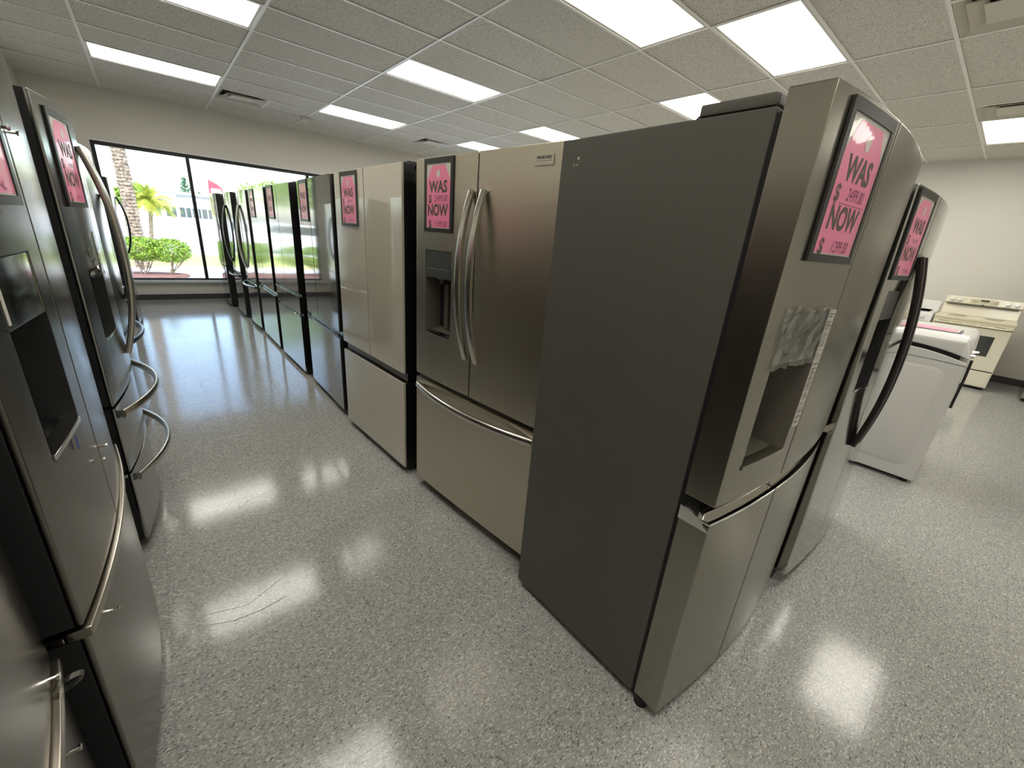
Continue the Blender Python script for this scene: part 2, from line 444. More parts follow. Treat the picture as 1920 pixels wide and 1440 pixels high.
for (c, rw) in sorted(LIGHTS):
    x0, y1 = GX * c, -GY * rw
    t = empty('ceiling_light', (x0 + GX / 2, y1 - GY / 2, ZC + .005))
    tag(t, LIGHT_LABEL.get((c, rw), 'unseen lit ceiling panel, continuing the grid or added to brighten the room'), 'ceiling light', 'recessed ceiling light panels')
    w, d = GX / 2 - .012, GY / 2 - .012
    bm = NB()
    for a in ((-w, w, -d, -d + .022), (-w, w, d - .022, d), (-w, -w + .022, -d + .022, d - .022), (w - .022, w, -d + .022, d - .022)): box(bm, *a, .0, .03)
    obj('frame', bm, 'lamp_frame', t, smooth=False)
    bm = NB(); box(bm, -w + .022, w - .022, -d + .022, d - .022, .006, .012); obj('diffuser', bm, 'lamp_diffuser', t, smooth=False)
    bm = NB(); box(bm, -w, w, -d, d, .03, .10); obj('housing', bm, 'lamp_frame', t, smooth=False)

VENT_LABEL = {(1, 1): 'square ceiling vent with crooked louvers near the window above the aisle', (3, 1): 'far square ceiling vent above the row of refrigerators',
              (3, 13): 'large square ceiling vent in the top right corner', (5, 13): 'square ceiling vent above the right edge light panel'}
for (c, rw), half in VENTS.items():
    x0 = GX * c + (GX / 2 if half else 0); y1 = -GY * rw
    t = empty('ceiling_vent', (x0 + GX / 4, y1 - GY / 2, ZC + .002)); tag(t, VENT_LABEL[(c, rw)], 'ceiling vent', 'square ceiling vents')
    w = GX / 4 - .014
    bm = NB(); box(bm, -w, w, -w, w, .06, .075); obj('duct_plate', bm, 'vent_dark', t, smooth=False)
    for k, (a, b) in enumerate(((1.0, .72), (.80, .46), (.54, 0))):
        # a flared square louver: low outer lip rising inwards
        bm = NB(); o1, i1 = w * a, w * b
        lo_, hi_ = (-.004, .038)
        def ring(rad, z): return [bm.verts.new((sx * rad, sy * rad, z)) for sx, sy in ((-1, -1), (1, -1), (1, 1), (-1, 1))]
        if b > 0:
            A, B, C2, D = ring(o1, lo_ if k else .0), ring(i1 + .012, hi_), ring(i1 + .012, hi_ + .006), ring(o1, (lo_ if k else 0) + .006)
            for q in ((A, B), (B, C2), (C2, D), (D, A)):
                for i in range(4): bm.faces.new((q[0][i], q[0][(i + 1) % 4], q[1][(i + 1) % 4], q[1][i]))
        else:
            A, B = ring(o1, 0.0), ring(o1 * .9, .01)
            bm.faces.new(A); bm.faces.new(B[::-1])
            for i in range(4): bm.faces.new((A[i], A[(i + 1) % 4], B[(i + 1) % 4], B[i]))
        o = obj('louver', bm, 'vent_white', t, smooth=False)
        if (c, rw) == (1, 1) and k: o.rotation_euler = (.06, -.05, .1); o.location = (.01, .015, .0)
# small sensor box at the ceiling
bm = NB(); box(bm, -.055, .055, -.055, .055, 0, .045)
o = obj('ceiling_sensor', bm, 'lamp_frame', None, .006); o.location = (2.44, -.62, ZC - .045); tag(o, 'small beige sensor box on the ceiling grid near the window', 'sensor')

# ------------------------------------------------------------------ refrigerators
def arc(w, b, c=None):
    """front surface of a bowed door: local y as a function of local x"""
    c = w / 2 if c is None else c
    def s(x):
        h = max(c, w - c)
        return -b * (1 - ((x - c) / h) ** 2)
    return s
flat = lambda x: 0.0

def slab(x0, x1, z0, z1, surf, back, hole=None, n=10):
    """a door leaf: bowed front, square back, optional rectangular opening in the front"""
    bm = NB()
    xs = [x0 + (x1 - x0) * i / n for i in range(n + 1)]; zs = [z0, z1]
    if hole:
        hx0, hx1, hz0, hz1 = hole
        xs = sorted([x for x in xs if min(abs(x - hx0), abs(x - hx1)) > .012] + [hx0, hx1]); zs = [z0, hz0, hz1, z1]
    nx, nz = len(xs), len(zs)
    F = [[bm.verts.new((x, surf(x), z)) for z in zs] for x in xs]
    B = [[bm.verts.new((x, back, z)) for z in zs] for x in xs]
    for i in range(nx - 1):
        for j in range(nz - 1):
            cx, cz = (xs[i] + xs[i + 1]) / 2, (zs[j] + zs[j + 1]) / 2
            if not (hole and hx0 < cx < hx1 and hz0 < cz < hz1):
                bm.faces.new((F[i][j], F[i + 1][j], F[i + 1][j + 1], F[i][j + 1]))
            bm.faces.new((B[i][j], B[i][j + 1], B[i + 1][j + 1], B[i + 1][j]))
        bm.faces.new((F[i][0], B[i][0], B[i + 1][0], F[i + 1][0]))
        bm.faces.new((F[i][-1], F[i + 1][-1], B[i + 1][-1], B[i][-1]))
    for i in (0, -1):
        for j in range(nz - 1): bm.faces.new((F[i][j], F[i][j + 1], B[i][j + 1], B[i][j]))
    return bm

def sheet(x0, x1, z0, z1, surf, th, hole=None, n=10):
    """a metal sheet of even thickness over a bowed door, optional opening"""
    bm = NB()
    xs = [x0 + (x1 - x0) * i / n for i in range(n + 1)]; zs = [z0, z1]
    if hole:
        hx0, hx1, hz0, hz1 = hole
        xs = sorted([x for x in xs if min(abs(x - hx0), abs(x - hx1)) > .012] + [hx0, hx1]); zs = [z0, hz0, hz1, z1]
    nx, nz = len(xs), len(zs)
    F = [[bm.verts.new((x, surf(x), z)) for z in zs] for x in xs]; B = [[bm.verts.new((x, surf(x) + th, z)) for z in zs] for x in xs]
    inh = lambda i, j: bool(hole) and 0 <= i < nx - 1 and 0 <= j < nz - 1 and hx0 < (xs[i] + xs[i + 1]) / 2 < hx1 and hz0 < (zs[j] + zs[j + 1]) / 2 < hz1
    out = lambda i, j: not (0 <= i < nx - 1 and 0 <= j < nz - 1) or inh(i, j)
    for i in range(nx - 1):
        for j in range(nz - 1):
            if inh(i, j): continue
            bm.faces.new((F[i][j], F[i + 1][j], F[i + 1][j + 1], F[i][j + 1])); bm.faces.new((B[i][j], B[i][j + 1], B[i + 1][j + 1], B[i + 1][j]))
            if out(i - 1, j): bm.faces.new((F[i][j], F[i][j + 1], B[i][j + 1], B[i][j]))
            if out(i + 1, j): bm.faces.new((F[i + 1][j], B[i + 1][j], B[i + 1][j + 1], F[i + 1][j + 1]))
            if out(i, j - 1): bm.faces.new((F[i][j], B[i][j], B[i + 1][j], F[i + 1][j]))
            if out(i, j + 1): bm.faces.new((F[i][j + 1], F[i + 1][j + 1], B[i + 1][j + 1], B[i][j + 1]))
    return bm

def bent(bm, x0, x1, z0, z1, surf, ya, yb, n=6):
    """thin plate that follows a bowed surface, between offsets ya (front) and yb (back)"""
    xs = [x0 + (x1 - x0) * i / n for i in range(n + 1)]
    R = [[bm.verts.new((x, surf(x) + y, z)) for (y, z) in ((ya, z0), (ya, z1), (yb, z1), (yb, z0))] for x in xs]
    for a, b in zip(R, R[1:]):
        for j in range(4): bm.faces.new((a[j], b[j], b[(j + 1) % 4], a[(j + 1) % 4]))
    bm.faces.new(R[0]); bm.faces.new(R[-1][::-1])

def dispenser(door, surf, x0, x1, zr0, zr1, zp1, liner, panel, depth=.075, lip='chrome', slope=.03):
    """recess liner, control panel and drip lip as sub-parts of a door"""
    bm = NB(); g = .0
    yf0, yf1 = surf(x0), surf(x1); yb = max(yf0, yf1) + depth
    a = [(x0, yf0), (x0 + .02, yb), (x1 - .02, yb), (x1, yf1)]
    zt = [zr1, zr1, zr1, zr1]; zb = [zr0, zr0 + slope, zr0 + slope, zr0]
    T = [bm.verts.new((p[0], p[1], z)) for p, z in zip(a, zt)]; Bv = [bm.verts.new((p[0], p[1], z)) for p, z in zip(a, zb)]
    for i in range(3): bm.faces.new((T[i], T[i + 1], Bv[i + 1], Bv[i]))
    bm.faces.new((Bv[0], Bv[1], Bv[2], Bv[3])); bm.faces.new(T)
    obj('recess', bm, liner, door, recalc=False, smooth=False)
    bm = NB(); bent(bm, x0, x1, zr1, zp1, surf, .002, .03); box(bm, (x0 + x1) / 2 - .02, (x0 + x1) / 2 + .02, yf0 + .012, yf0 + .03, zr1 - .012, zr1)
    obj('control_panel', bm, panel, door, .002)
    bm = NB(); bent(bm, x0 + .001, x1 - .001, zr0, zr0 + .012, surf, -.004, .028); obj('drip_lip', bm, lip, door, .002)

class Fridge:
    def __init__(s, name, label, loc, rotz, w, depth, h, side='black_plastic', group=None, top=None, lean=0.0, door_t=.085):
        s.root = empty(name, (loc[0], loc[1], 0), rotz); tag(s.root, label, 'refrigerator', group)
        if lean: s.root.rotation_euler = (-lean, 0, rotz)
        s.w, s.depth, s.h, s.t = w, depth, h, door_t
        bm = NB(); box(bm, .004, w - .004, door_t + .012, depth, .028, h)
        obj('body', bm, side, s.root, .004)
        bm = NB(); box(bm, .02, w - .02, door_t - .03, door_t + .05, .006, .05); obj('toe_grille', bm, 'black_matte', s.root, .003)
        for x in (.06, w - .06):
            for y in (.14, depth - .08):
                bm = NB(); cyl(bm, (x, y, 0), .02, .032); obj('foot', bm, 'rubber', s.root)
        bm = NB(); box(bm, .008, w - .008, door_t - .002, door_t + .014, .06, h - .012); obj('gasket', bm, 'black_matte', s.root, 0)
    def gap(s, x, z0, z1, surf, wd=.012):
        bm = NB(); box(bm, x - wd / 2, x + wd / 2, surf(x) + .004, s.t, z0, z1); return obj('gap_shade_strip', bm, 'black_matte', s.root, smooth=False)  # solid black strip stands in for the shade between the doors
    def hinges(s, m='black_plastic', zt=.026, ln=.16, y0=.03):
        for x0, x1 in ((.012, .11), (s.w - .11, s.w - .012)):
            bm = NB(); prism(bm, [(y0, s.h + .004), (y0, s.h + zt), (y0 + ln * .8, s.h + zt), (y0 + ln, s.h)], 'x', x0, x1)
            obj('hinge_cover', bm, m, s.root, .004)
    def door(s, name, x0, x1, z0, z1, m, surf=flat, hole=None, bev=.005, back=None, n=10, skin=False):
        if skin:   # dark door body with a metal sheet over its front
            hb = (hole[0] - .001, hole[1] + .001, hole[2] - .001, hole[3] + .001) if hole else None
            d = obj(name, slab(x0, x1, z0 + .001, z1 - .001, lambda x: surf(x) + .012, s.t if back is None else back, hb, n), 'black_matte', s.root, .003)
            obj('front_sheet', sheet(x0, x1, z0, z1, surf, .012, hole, n), m, d, min(bev, .004))
            return d
        return obj(name, slab(x0, x1, z0, z1, surf, s.t if back is None else back, hole, n), m, s.root, bev)
    def vbar(s, x, z0, z1, surf, out, m='bar_metal', rw=.016, rt=.009, door=None, n=22, power=4.0):
        """bowed upright handle with its ends on the door"""
        y0 = surf(x); bm = NB()
        pts = []
        for i in range(n + 1):
            t = i / n; b = 1 - abs(2 * t - 1) ** 2.2
            pts.append((x, y0 - .008 - out * b, z0 + (z1 - z0) * t))
        sweep(bm, pts, rw, rt, (1, 0, 0), 16, power)
        return obj('handle', bm, m, door or s.root)
    def hbar(s, x0, x1, z, surf, out, m='bar_metal', r=.013, door=None, n=24, power=2.6, rz=None):
        bm = NB(); pts = []
        for i in range(n + 1):
            t = i / n; x = x0 + (x1 - x0) * t; b = 1 - abs(2 * t - 1) ** 2.0
            pts.append((x, surf(x) - .008 - out * b, z))
        sweep(bm, pts, rz or r, r, (0, 0, 1), 14, power)
        return obj('handle', bm, m, door or s.root)
    def post(s, x, z, surf, door=None):
        bm = NB(); y = surf(x)
        cyl(bm, (x, y, z), .0035, -.013, 'y', 10); cyl(bm, (x, y - .010, z), .0055, -.004, 'y', 12)
        return obj('handle_post', bm, 'chrome', door or s.root)
    def film(s, x0, x1, z0, z1, surf, off, door=None, nx=26, nz=6, amp=.006, seed=1):
        rnd = random.Random(seed); bm = NB()
        V = [[bm.verts.new((x0 + (x1 - x0) * i / nx + rnd.gauss(0, .002), surf(x0 + (x1 - x0) * i / nx) - off - abs(rnd.gauss(0, amp)), z0 + (z1 - z0) * j / nz + rnd.gauss(0, .0025))) for j in range(nz + 1)] for i in range(nx + 1)]
        for i in range(nx):
            for j in range(nz): bm.faces.new((V[i][j], V[i + 1][j], V[i + 1][j + 1], V[i][j + 1]))
        return obj('protective_film', bm, 'clear_film', door or s.root, smooth=False)

# lettering
TXT = {}
def text_mesh(body, size, off=0.0, shear=0.0, xs=1.0):
    k = (body, size, off, shear, xs)
    if k in TXT: return TXT[k]
    cu = bpy.data.curves.new('lettering', 'FONT'); cu.body = body; cu.size = size; cu.offset = off; cu.shear = shear
    cu.align_x = 'CENTER'; cu.resolution_u = 3
    o = bpy.data.objects.new('lettering', cu); COL.objects.link(o)
    dg = bpy.context.evaluated_depsgraph_get(); me = bpy.data.meshes.new_from_object(o.evaluated_get(dg))
    vs = [(v.co.x * xs, v.co.y) for v in me.vertices]; fs = [tuple(p.vertices) for p in me.polygons]
    bpy.data.objects.remove(o); bpy.data.curves.remove(cu); bpy.data.meshes.remove(me)
    TXT[k] = (vs, fs); return TXT[k]

def put_text(name, parent, body, size, cx, cz, surf, yoff, m, off=0.0, shear=0.0, xs=1.0):
    vs, fs = text_mesh(body, size, off, shear, xs)
    me = bpy.data.meshes.new(name)
    me.from_pydata([(cx + x, surf(cx + x) + yoff, cz + y) for x, y in vs], [], fs); me.materials.append(M[m])
    o = bpy.data.objects.new(name, me); COL.objects.link(o); o.parent = parent; return o

def scribble(parent, cx, cz, w, surf, yoff, seed, size=.02):
    """illegible handwriting: one thin ink stroke"""
    rnd = random.Random(seed); bm = NB(); pts = []; n = 26
    for i in range(n):
        x = cx - w / 2 + w * i / (n - 1) + rnd.uniform(-.003, .003)
        pts.append((x, cz + rnd.uniform(0, size)))
    for (xa, za), (xb, zb) in zip(pts, pts[1:]):
        d = math.hypot(xb - xa, zb - za) or 1; nx_, nz_ = -(zb - za) / d * .0007, (xb - xa) / d * .0007
        q = [(xa + nx_, za + nz_), (xb + nx_, zb + nz_), (xb - nx_, zb - nz_), (xa - nx_, za - nz_)]
        bm.faces.new([bm.verts.new((x, surf(x) + yoff, z)) for x, z in q])
    return obj('handwriting', bm, 'ink_purple', parent, smooth=False, recalc=False)

def price_sign(fr, label, x0, z0, surf, was=None, now=None, w=.245, h=.305, seed=1, letters=True):
    """black holder with a pink WAS / NOW card, clinging to a refrigerator door"""
    ox, oy = x0, surf(x0)
    root = empty('price_sign'); tag(root, label, 'price sign', 'pink WAS NOW price signs')
    root.matrix_world = fr.root.matrix_basis @ Matrix.Translation((ox, oy, z0))
    root.rotation_mode = 'XYZ'
    S = lambda x: surf(x + ox) - oy
    bm = NB(); b = .017
    bent(bm, 0, w, 0, h, S, -.0035, -.001, 8)
    bent(bm, 0, w, 0, b, S, -.007, -.0035, 8); bent(bm, 0, w, h - b * 1.3, h, S, -.007, -.0035, 8)
    bent(bm, 0, b, b, h - b * 1.3, S, -.007, -.0035, 1); bent(bm, w - b, w, b, h - b * 1.3, S, -.007, -.0035, 1)
    obj('frame', bm, 'sign_frame_black', root, smooth=False)
    x0_, x1_, z0_, z1_ = b, w - b, b, h - b * 1.3
    bm = NB(); bent(bm, x0_, x1_, z0_, z1_, S, -.0042, -.0035, 8); card = obj('card', bm, 'card_white', root, smooth=False)
    # pink tag with clipped top corners
    W, H = x1_ - x0_, z1_ - z0_
    bm = NB(); n = 10
    ch = .062
    def ztop(x):
        e = min(x - x0_ - .004, x1_ - .004 - x); return z1_ - .008 - max(0, (ch * .62 - e)) * (ch / (ch * .62)) * .95
    xs = sorted(set([x0_ + .004 + (W - .008) * i / n for i in range(n + 1)] + [x0_ + .004 + ch * .62, x1_ - .004 - ch * .62]))
    for xa, xb in zip(xs, xs[1:]):
        bm.faces.new([bm.verts.new((x, S(x) - .0046, z)) for x, z in ((xa, z0_ + .003), (xb, z0_ + .003), (xb, ztop(xb)), (xa, ztop(xa)))])
    obj('pink_tag', bm, 'card_pink', root, smooth=False, recalc=False)
    cx = (x0_ + x1_) / 2
    bm = NB(); vs = []
    for i in range(20):
        a = 2 * math.pi * i / 20; x = cx + .013 * math.cos(a); vs.append(bm.verts.new((x, S(x) - .0050, z1_ - .042 + .015 * math.sin(a))))
    bm.faces.new(vs); obj('tag_hole', bm, 'card_white', root, smooth=False, recalc=False)
    yo = -.0050
    put_text('lettering', root, 'WAS', .066, cx, z1_ - .116, S, yo, 'ink_grey', .0022, 0, .95)
    put_text('lettering', root, 'NOW', .066, cx - .004, z1_ - .212, S, yo, 'ink_grey', .0022, 0, .90)
    for zz, val in ((z1_ - .155, was), (z1_ - .262, now)):
        put_text('lettering', root, '$', .046, x0_ + .030, zz - .003, S, yo, 'ink_grey', .0010)
        if val: put_text('handwriting', root, val, .037, cx + .020, zz + .002, S, yo, 'ink_purple', -.0002, .25, .80)
        else: scribble(root, cx + .018, zz + .002, .075, S, yo, seed + int(zz * 1000))
        bm = NB(); bent(bm, x0_ + .05, x1_ - .02, zz - .006, zz - .0052, S, yo, yo + .0003, 4); obj('rule_line', bm, 'ink_purple', root, smooth=False)
    return root

RIGHT, LEFT, FRONT = -math.pi / 2, math.pi / 2, 0.0
GR, GL, GE = 'refrigerators in the right row', 'refrigerators in the left row', 'refrigerators at the end of the right row'

# --- R0: nearest, four-door, turned to face the camera side
w = .955; sf = arc(w, .041, .50)
A = Fridge('refrigerator', 'nearest stainless refrigerator with dark side panel, dispenser and chrome ledge handles', (1.24, -8.405), FRONT, w, .685, 1.725, 'side_charcoal', GE, door_t=.082)
sp = .362
disp = (.072, .303)
A.gap(sp, .82, 1.75, sf, .014); A.gap(sp - .002, .04, .76, sf, .014)
dl = A.door('door', .002, sp - .004, .82, 1.755, 'stainless_warm', sf, (disp[0], disp[1], .915, 1.325), .004)
A.door('door', sp + .004, w - .002, .82, 1.755, 'stainless_warm', sf, None, .004)
dispenser(dl, sf, disp[0], disp[1], .915, 1.20, 1.325, 'dispenser_taupe', 'dispenser_grey', .085, 'stainless_warm')
A.film(disp[0] - .012, disp[1] + .008, 1.19, 1.335, sf, .003, dl, 12, 8, .0025, 3)
bm = NB(); bent(bm, disp[1] + .004, sp - .008, .99, 1.325, sf, -.0012, -.0006); st = obj('label_strip', bm, 'label_paper', dl, smooth=False)
bm = NB(); rnd = random.Random(5); z = 1.315
while z > 1.0:
    hgt = rnd.choice((.0012, .0016, .003)); bent(bm, disp[1] + .010, sp - .013 - rnd.uniform(0, .012), z - hgt, z, sf, -.0016, -.0013, 2); z -= hgt + rnd.choice((.003, .004, .010))
obj('label_print', bm, 'label_ink', dl, smooth=False)
for x0, x1 in ((.002, sp - .006), (sp + .002, w - .002)):
    fd = A.door('freezer_door', x0, x1, .037, .760, 'stainless_warm', sf, None, .004)
    bm = NB(); bent(bm, x0, x1, .762, .772, sf, -.001, .03, 10); bent(bm, x0, x1, .770, .792, sf, .020, .034, 10); obj('ledge_handle', bm, 'chrome', fd, .002)
bm = NB(); prism(bm, [(-.001, .742), (.084, .742), (.084, .786), (.03, .774)], 'x', .0, .006); obj('ledge_end', bm, 'chrome', A.root, .001)
bm = NB(); box(bm, .006, w - .006, .036, A.t, .775, .822); obj('gap_liner', bm, 'black_gloss', A.root)
A.hinges('side_charcoal', .026, .18, .096)
bm = NB(); box(bm, .004, .42, .098, .26, 1.727, 1.752); obj('hinge_cover', bm, 'side_charcoal', A.root, .006)
bm = NB(); cyl(bm, (.02, .06, 0), .022, .03); obj('foot', bm, 'rubber', A.root)
for (y, z, r) in ((.615, 1.672, .004), (.63, 1.655, .0025), (.618, 1.655, .0025)):
    bm = NB(); cyl(bm, (.0045, y, z), r, -.001, 'x', 10); obj('scratch_mark', bm, 'label_paper', A.root)
price_sign(A, 'pink price sign WAS 2499 NOW 1299 on the nearest refrigerator', .070, 1.437, sf, '2499.00', '1299.00')

# --- F2: second one at the end, tall doors and long dark handle
w = .92; sf = arc(w, .024)
A = Fridge('refrigerator', 'shiny stainless side-by-side refrigerator with long dark handle beside the white washer', (2.238, -8.457), FRONT, w, .72, 1.69, 'black_plastic', GE, lean=.023, door_t=.08)
sp = .365; disp = (.065, .245)
A.gap(sp, .07, 1.71, sf)
dl = A.door('door', .002, sp - .003, .07, 1.715, 'stainless_mirror', sf, (disp[0], disp[1], .96, 1.36), .006)
dr = A.door('door', sp + .003, w - .002, .07, 1.715, 'stainless_mirror', sf, None, .006)
dispenser(dl, sf, disp[0], disp[1], .96, 1.25, 1.36, 'dispenser_black', 'dispenser_grey', .08)
A.vbar(sp - .035, .66, 1.49, sf, .045, 'bar_dark', .014, .012, dl)
A.vbar(sp + .045, .66, 1.49, sf, .045, 'bar_dark', .014, .012, dr)
A.hinges('black_plastic', .02)
price_sign(A, 'pink price sign on the side-by-side refrigerator with the long dark handle', .022, 1.40, sf, seed=4)

# --- R1: stainless french door with bowed handles, badge and sign
w = .915; sf = arc(w, .006)
A = Fridge('refrigerator', 'stainless french door refrigerator with FRIGIDAIRE badge, dispenser and two bowed handles', (1.238, -6.778), RIGHT + math.radians(5.3), w, .70, 1.725, 'black_plastic', GR, door_t=.075)
sp = .457; disp = (.090, .298)
A.gap(sp, .70, 1.74, sf); bm = NB(); box(bm, .006, w - .006, .02, A.t, .688, .715); obj('gap_liner', bm, 'black_gloss', A.root)
dl = A.door('door', .002, sp - .003, .712, 1.748, 'stainless_frig', sf, (disp[0], disp[1], .955, 1.357), .005)
dr = A.door('door', sp + .003, w - .002, .712, 1.748, 'stainless_frig', sf, None, .005)
dispenser(dl, sf, disp[0], disp[1], .955, 1.235, 1.357, 'dispenser_taupe', 'dispenser_grey', .08)
bm = NB(); bent(bm, disp[0] + .004, disp[1] - .004, 1.232, 1.275, sf, -.006, .002); obj('dispenser_lip', bm, 'dispenser_grey', dl, .003)
bm = NB(); cyl(bm, ((disp[0] + disp[1]) / 2, .02, 1.205), .008, .03); box(bm, .18, .21, .045, .06, .99, 1.2); obj('dispenser_paddle', bm, 'dispenser_taupe', dl, .002)
A.vbar(sp - .026, .895, 1.605, sf, .058, 'bar_metal', .015, .010, dl)
A.vbar(sp + .050, .895, 1.605, sf, .058, 'bar_metal', .017, .010, dr)
dw = A.door('freezer_drawer', .002, w - .002, .062, .690, 'stainless_frig', sf, None, .005)
A.hbar(.03, w - .035, .648, sf, .055, 'bar_metal', .012, dw, rz=.017)
bm = NB(); bent(bm, .758, .842, 1.678, 1.712, sf, -.004, -.0005); bd = obj('badge', bm, 'badge_metal', dr, .001)
put_text('badge_lettering', dr, 'FRIGIDAIRE', .0132, .800, 1.6985, sf, -.0045, 'badge_dark', .0003)
bm = NB(); bent(bm, .764, .836, 1.692, 1.6928, sf, -.0046, -.004, 2); obj('badge_line', bm, 'badge_dark', dr, smooth=False)
A.hinges('black_plastic', .02)
price_sign(A, 'pink price sign WAS 2499 NOW 1199 on the refrigerator with bowed handles', .082, 1.437, sf, '2499.00', '1199.00', w=.218)

# --- glass-panel refrigerators: black doors with coloured panels
def glass_fridge(label, loc, dyaw, w, panel, rows, split=.5, side='black_plastic', films=(), bow=.0, depth=.70, h=1.735, group=GR):
    A = Fridge('refrigerator', label, loc, RIGHT + dyaw, w, depth, h, side, group, door_t=.075)
    sf = arc(w, bow) if bow else flat
    sfb = (lambda x: sf(x) + .012)
    out = []
    for (z0, z1, two) in rows:
        segs = ((.002, w * split - .0035), (w * split + .0035, w - .002)) if two else ((.002, w - .002),)
        for x0, x1 in segs:
            d = A.door('door' if two else 'freezer_drawer', x0, x1, z0, z1, 'black_plastic', sfb, None, .003)
            bm = slab(x0 + .001, x1 - .001, z0 + .002, z1 - .001, sf, .0135); obj('panel', bm, panel, d, .0025)
            out.append(d)
    A.gap(w * split, rows[0][0], rows[0][1] - .005, sf)
    for k, (z0, z1) in enumerate(films):
        A.film(.01, w - .02, z0, z1, sf, .001, None, 34, 4, .004, 11 + k)
        bm = NB(); box(bm, .006, w - .006, .03, A.t, z0 - .004, z1 + .004); obj('gap_liner', bm, 'black_gloss', A.root)
    A.hinges('black_plastic', .024, .15, .05)
    return A, sf, out

A, sf, dd = glass_fridge('cream glass refrigerator with black sides and black band above the drawer', (1.180, -5.778), math.radians(2.8), .880, 'glass_cream',
    ((.658, 1.746, True), (.045, .600, False)), .495)
bm = NB(); box(bm, .004, .876, .028, .08, .598, .660); obj('gap_liner', bm, 'black_gloss', A.root)
price_sign(A, 'pink price sign on the cream glass refrigerator', .109, 1.432, sf, seed=21)

A, sf, dd = glass_fridge('taupe mirror-glass refrigerator between the cream one and the black one', (1.213, -4.735), math.radians(-.8), .895, 'glass_taupe',
    ((.685, 1.750, True), (.045, .632, False)), .385, films=((.636, .682),))
price_sign(A, 'pink price sign on the taupe mirror-glass refrigerator', .072, 1.44, sf, seed=31)

A, sf, dd = glass_fridge('dark mirror four-door refrigerator with black sides and a thin middle drawer', (1.192, -3.640), math.radians(.6), .885, 'stainless_mirror',
    ((.800, 1.748, True), (.610, .775, False), (.040, .590, False)), .46, films=((.777, .798), (.591, .609)))
price_sign(A, 'pale pink price sign on the dark mirror four-door refrigerator', .030, 1.44, sf, seed=41)

A, sf, dd = glass_fridge('mirror-finish refrigerator with film wrapped drawer edge, fourth from the window', (1.195, -2.600), 0, .875, 'stainless_mirror',
    ((.680, 1.748, True), (.035, .630, False)), .42, films=((.60, .675),))
price_sign(A, 'pale pink price sign on the mirror-finish refrigerator, farthest of the right row', .080, 1.44, sf, seed=51)

def plain_fridge(label, loc, rotz, w, m, hm, group, side='black_plastic', bow=.03, h=1.73, zs=(.66,), hz=(.80, 1.58), out=.05, drawer_handles=True, split=.5, depth=.72, dh_out=.05, dh_m=None):
    A = Fridge('refrigerator', label, loc, rotz, w, depth, h, side, group, door_t=.08)
    sf = arc(w, bow); sp = w * split
    zt = h + .022
    A.gap(sp, zs[0], zt - .005, sf)
    a = A.door('door', .002, sp - .003, zs[0] + .012, zt, m, sf, None, .006, skin=True)
    b = A.door('door', sp + .003, w - .002, zs[0] + .012, zt, m, sf, None, .006, skin=True)
    if hm:
        A.vbar(sp - .04, hz[0], hz[1], sf, out, hm, .014, .010, a); A.vbar(sp + .04, hz[0], hz[1], sf, out, hm, .014, .010, b)
    zz = list(zs) + [.045]
    for z1, z0 in zip(zz, zz[1:]):
        d = A.door('freezer_drawer', .002, w - .002, z0 + (.008 if z0 > .1 else 0), z1, m, sf, None, .006, skin=True)
        if drawer_handles: A.hbar(.04, w - .04, z1 - .045, sf, dh_out, dh_m or hm or 'bar_metal', .011, d, rz=.015)
    A.hinges('black_plastic', .02)
    return A, sf, a, b

plain_fridge('stainless refrigerator with silver bowed handles, third from the window in the right row', (1.190, -1.590), RIGHT, .840, 'stainless_mirror', 'bar_metal', GR, bow=.02, zs=(.62,))
plain_fridge('dark stainless refrigerator with black bowed handles, second from the window', (1.150, -.640), RIGHT, .850, 'stainless_dark', 'bar_dark', GR, bow=.02, zs=(.66,), out=.055)
plain_fridge('black-sided stainless refrigerator standing right at the window, end of the right row', (1.085, .375), RIGHT, .86, 'stainless_dark', None, GR, bow=.015, drawer_handles=False)

# --- left row, seen nearly edge-on
def ledge_fridge(label, loc, w, m, bow, sp, disp=None, zl=.625):
    A = Fridge('refrigerator', label, loc, LEFT, w, .74, 1.735, 'black_matte', GL, door_t=.075)
    sf = arc(w, bow)
    dl = A.door('door', .002, sp - .003, zl + .018, 1.755, m, sf, (disp[0], disp[1], .962, 1.333) if disp else None, .006, skin=True)
    dr = A.door('door', sp + .003, w - .002, zl + .018, 1.755, m, sf, None, .006, skin=True)
    dw = A.door('freezer_drawer', .002, w - .002, .05, zl - .012, m, sf, None, .006, skin=True)
    A.gap(sp, zl, 1.75, sf)
    bm = NB(); bent(bm, .0, w, zl - .014, zl + .010, sf, -.010, .03, 16); box(bm, .0, .012, .03, .082, zl - .010, zl + .004); obj('ledge_handle', bm, 'bar_bronze', dw, .004)
    return A, sf, dl, dr, dw
A, sf, dl, dr, dw = ledge_fridge('black stainless refrigerator with dark dispenser recess and missing handles, left of the aisle', (.0145, -7.748), .905, 'stainless_bronze', .034, .40, (.102, .305))
dispenser(dl, sf, .102, .305, .962, 1.215, 1.333, 'dispenser_black', 'stainless_mirror', .09)
for x, z in ((.365, .826), (.438, .832)): A.post(x, z, sf, dl if x < .4 else dr)
for x in (.365, .438): A.post(x, 1.56, sf, dl if x < .4 else dr)
for x in (.135, .80): A.post(x, .548, sf, dw)
bm = NB(); bent(bm, .150, .195, .990, .9906, sf, .035, .048, 2); bent(bm, .222, .230, .925, .960, sf, -.0050, -.0044, 2); obj('blue_tape', bm, 'tape_blue', dl, smooth=False)
bm = NB(); bent(bm, .103, .112, 1.225, 1.30, sf, -.0012, 0, 1); obj('label_strip', bm, 'label_paper', dl, smooth=False)
price_sign(A, 'pink price sign cut by the left edge of the picture', .094, 1.42, sf, seed=61)

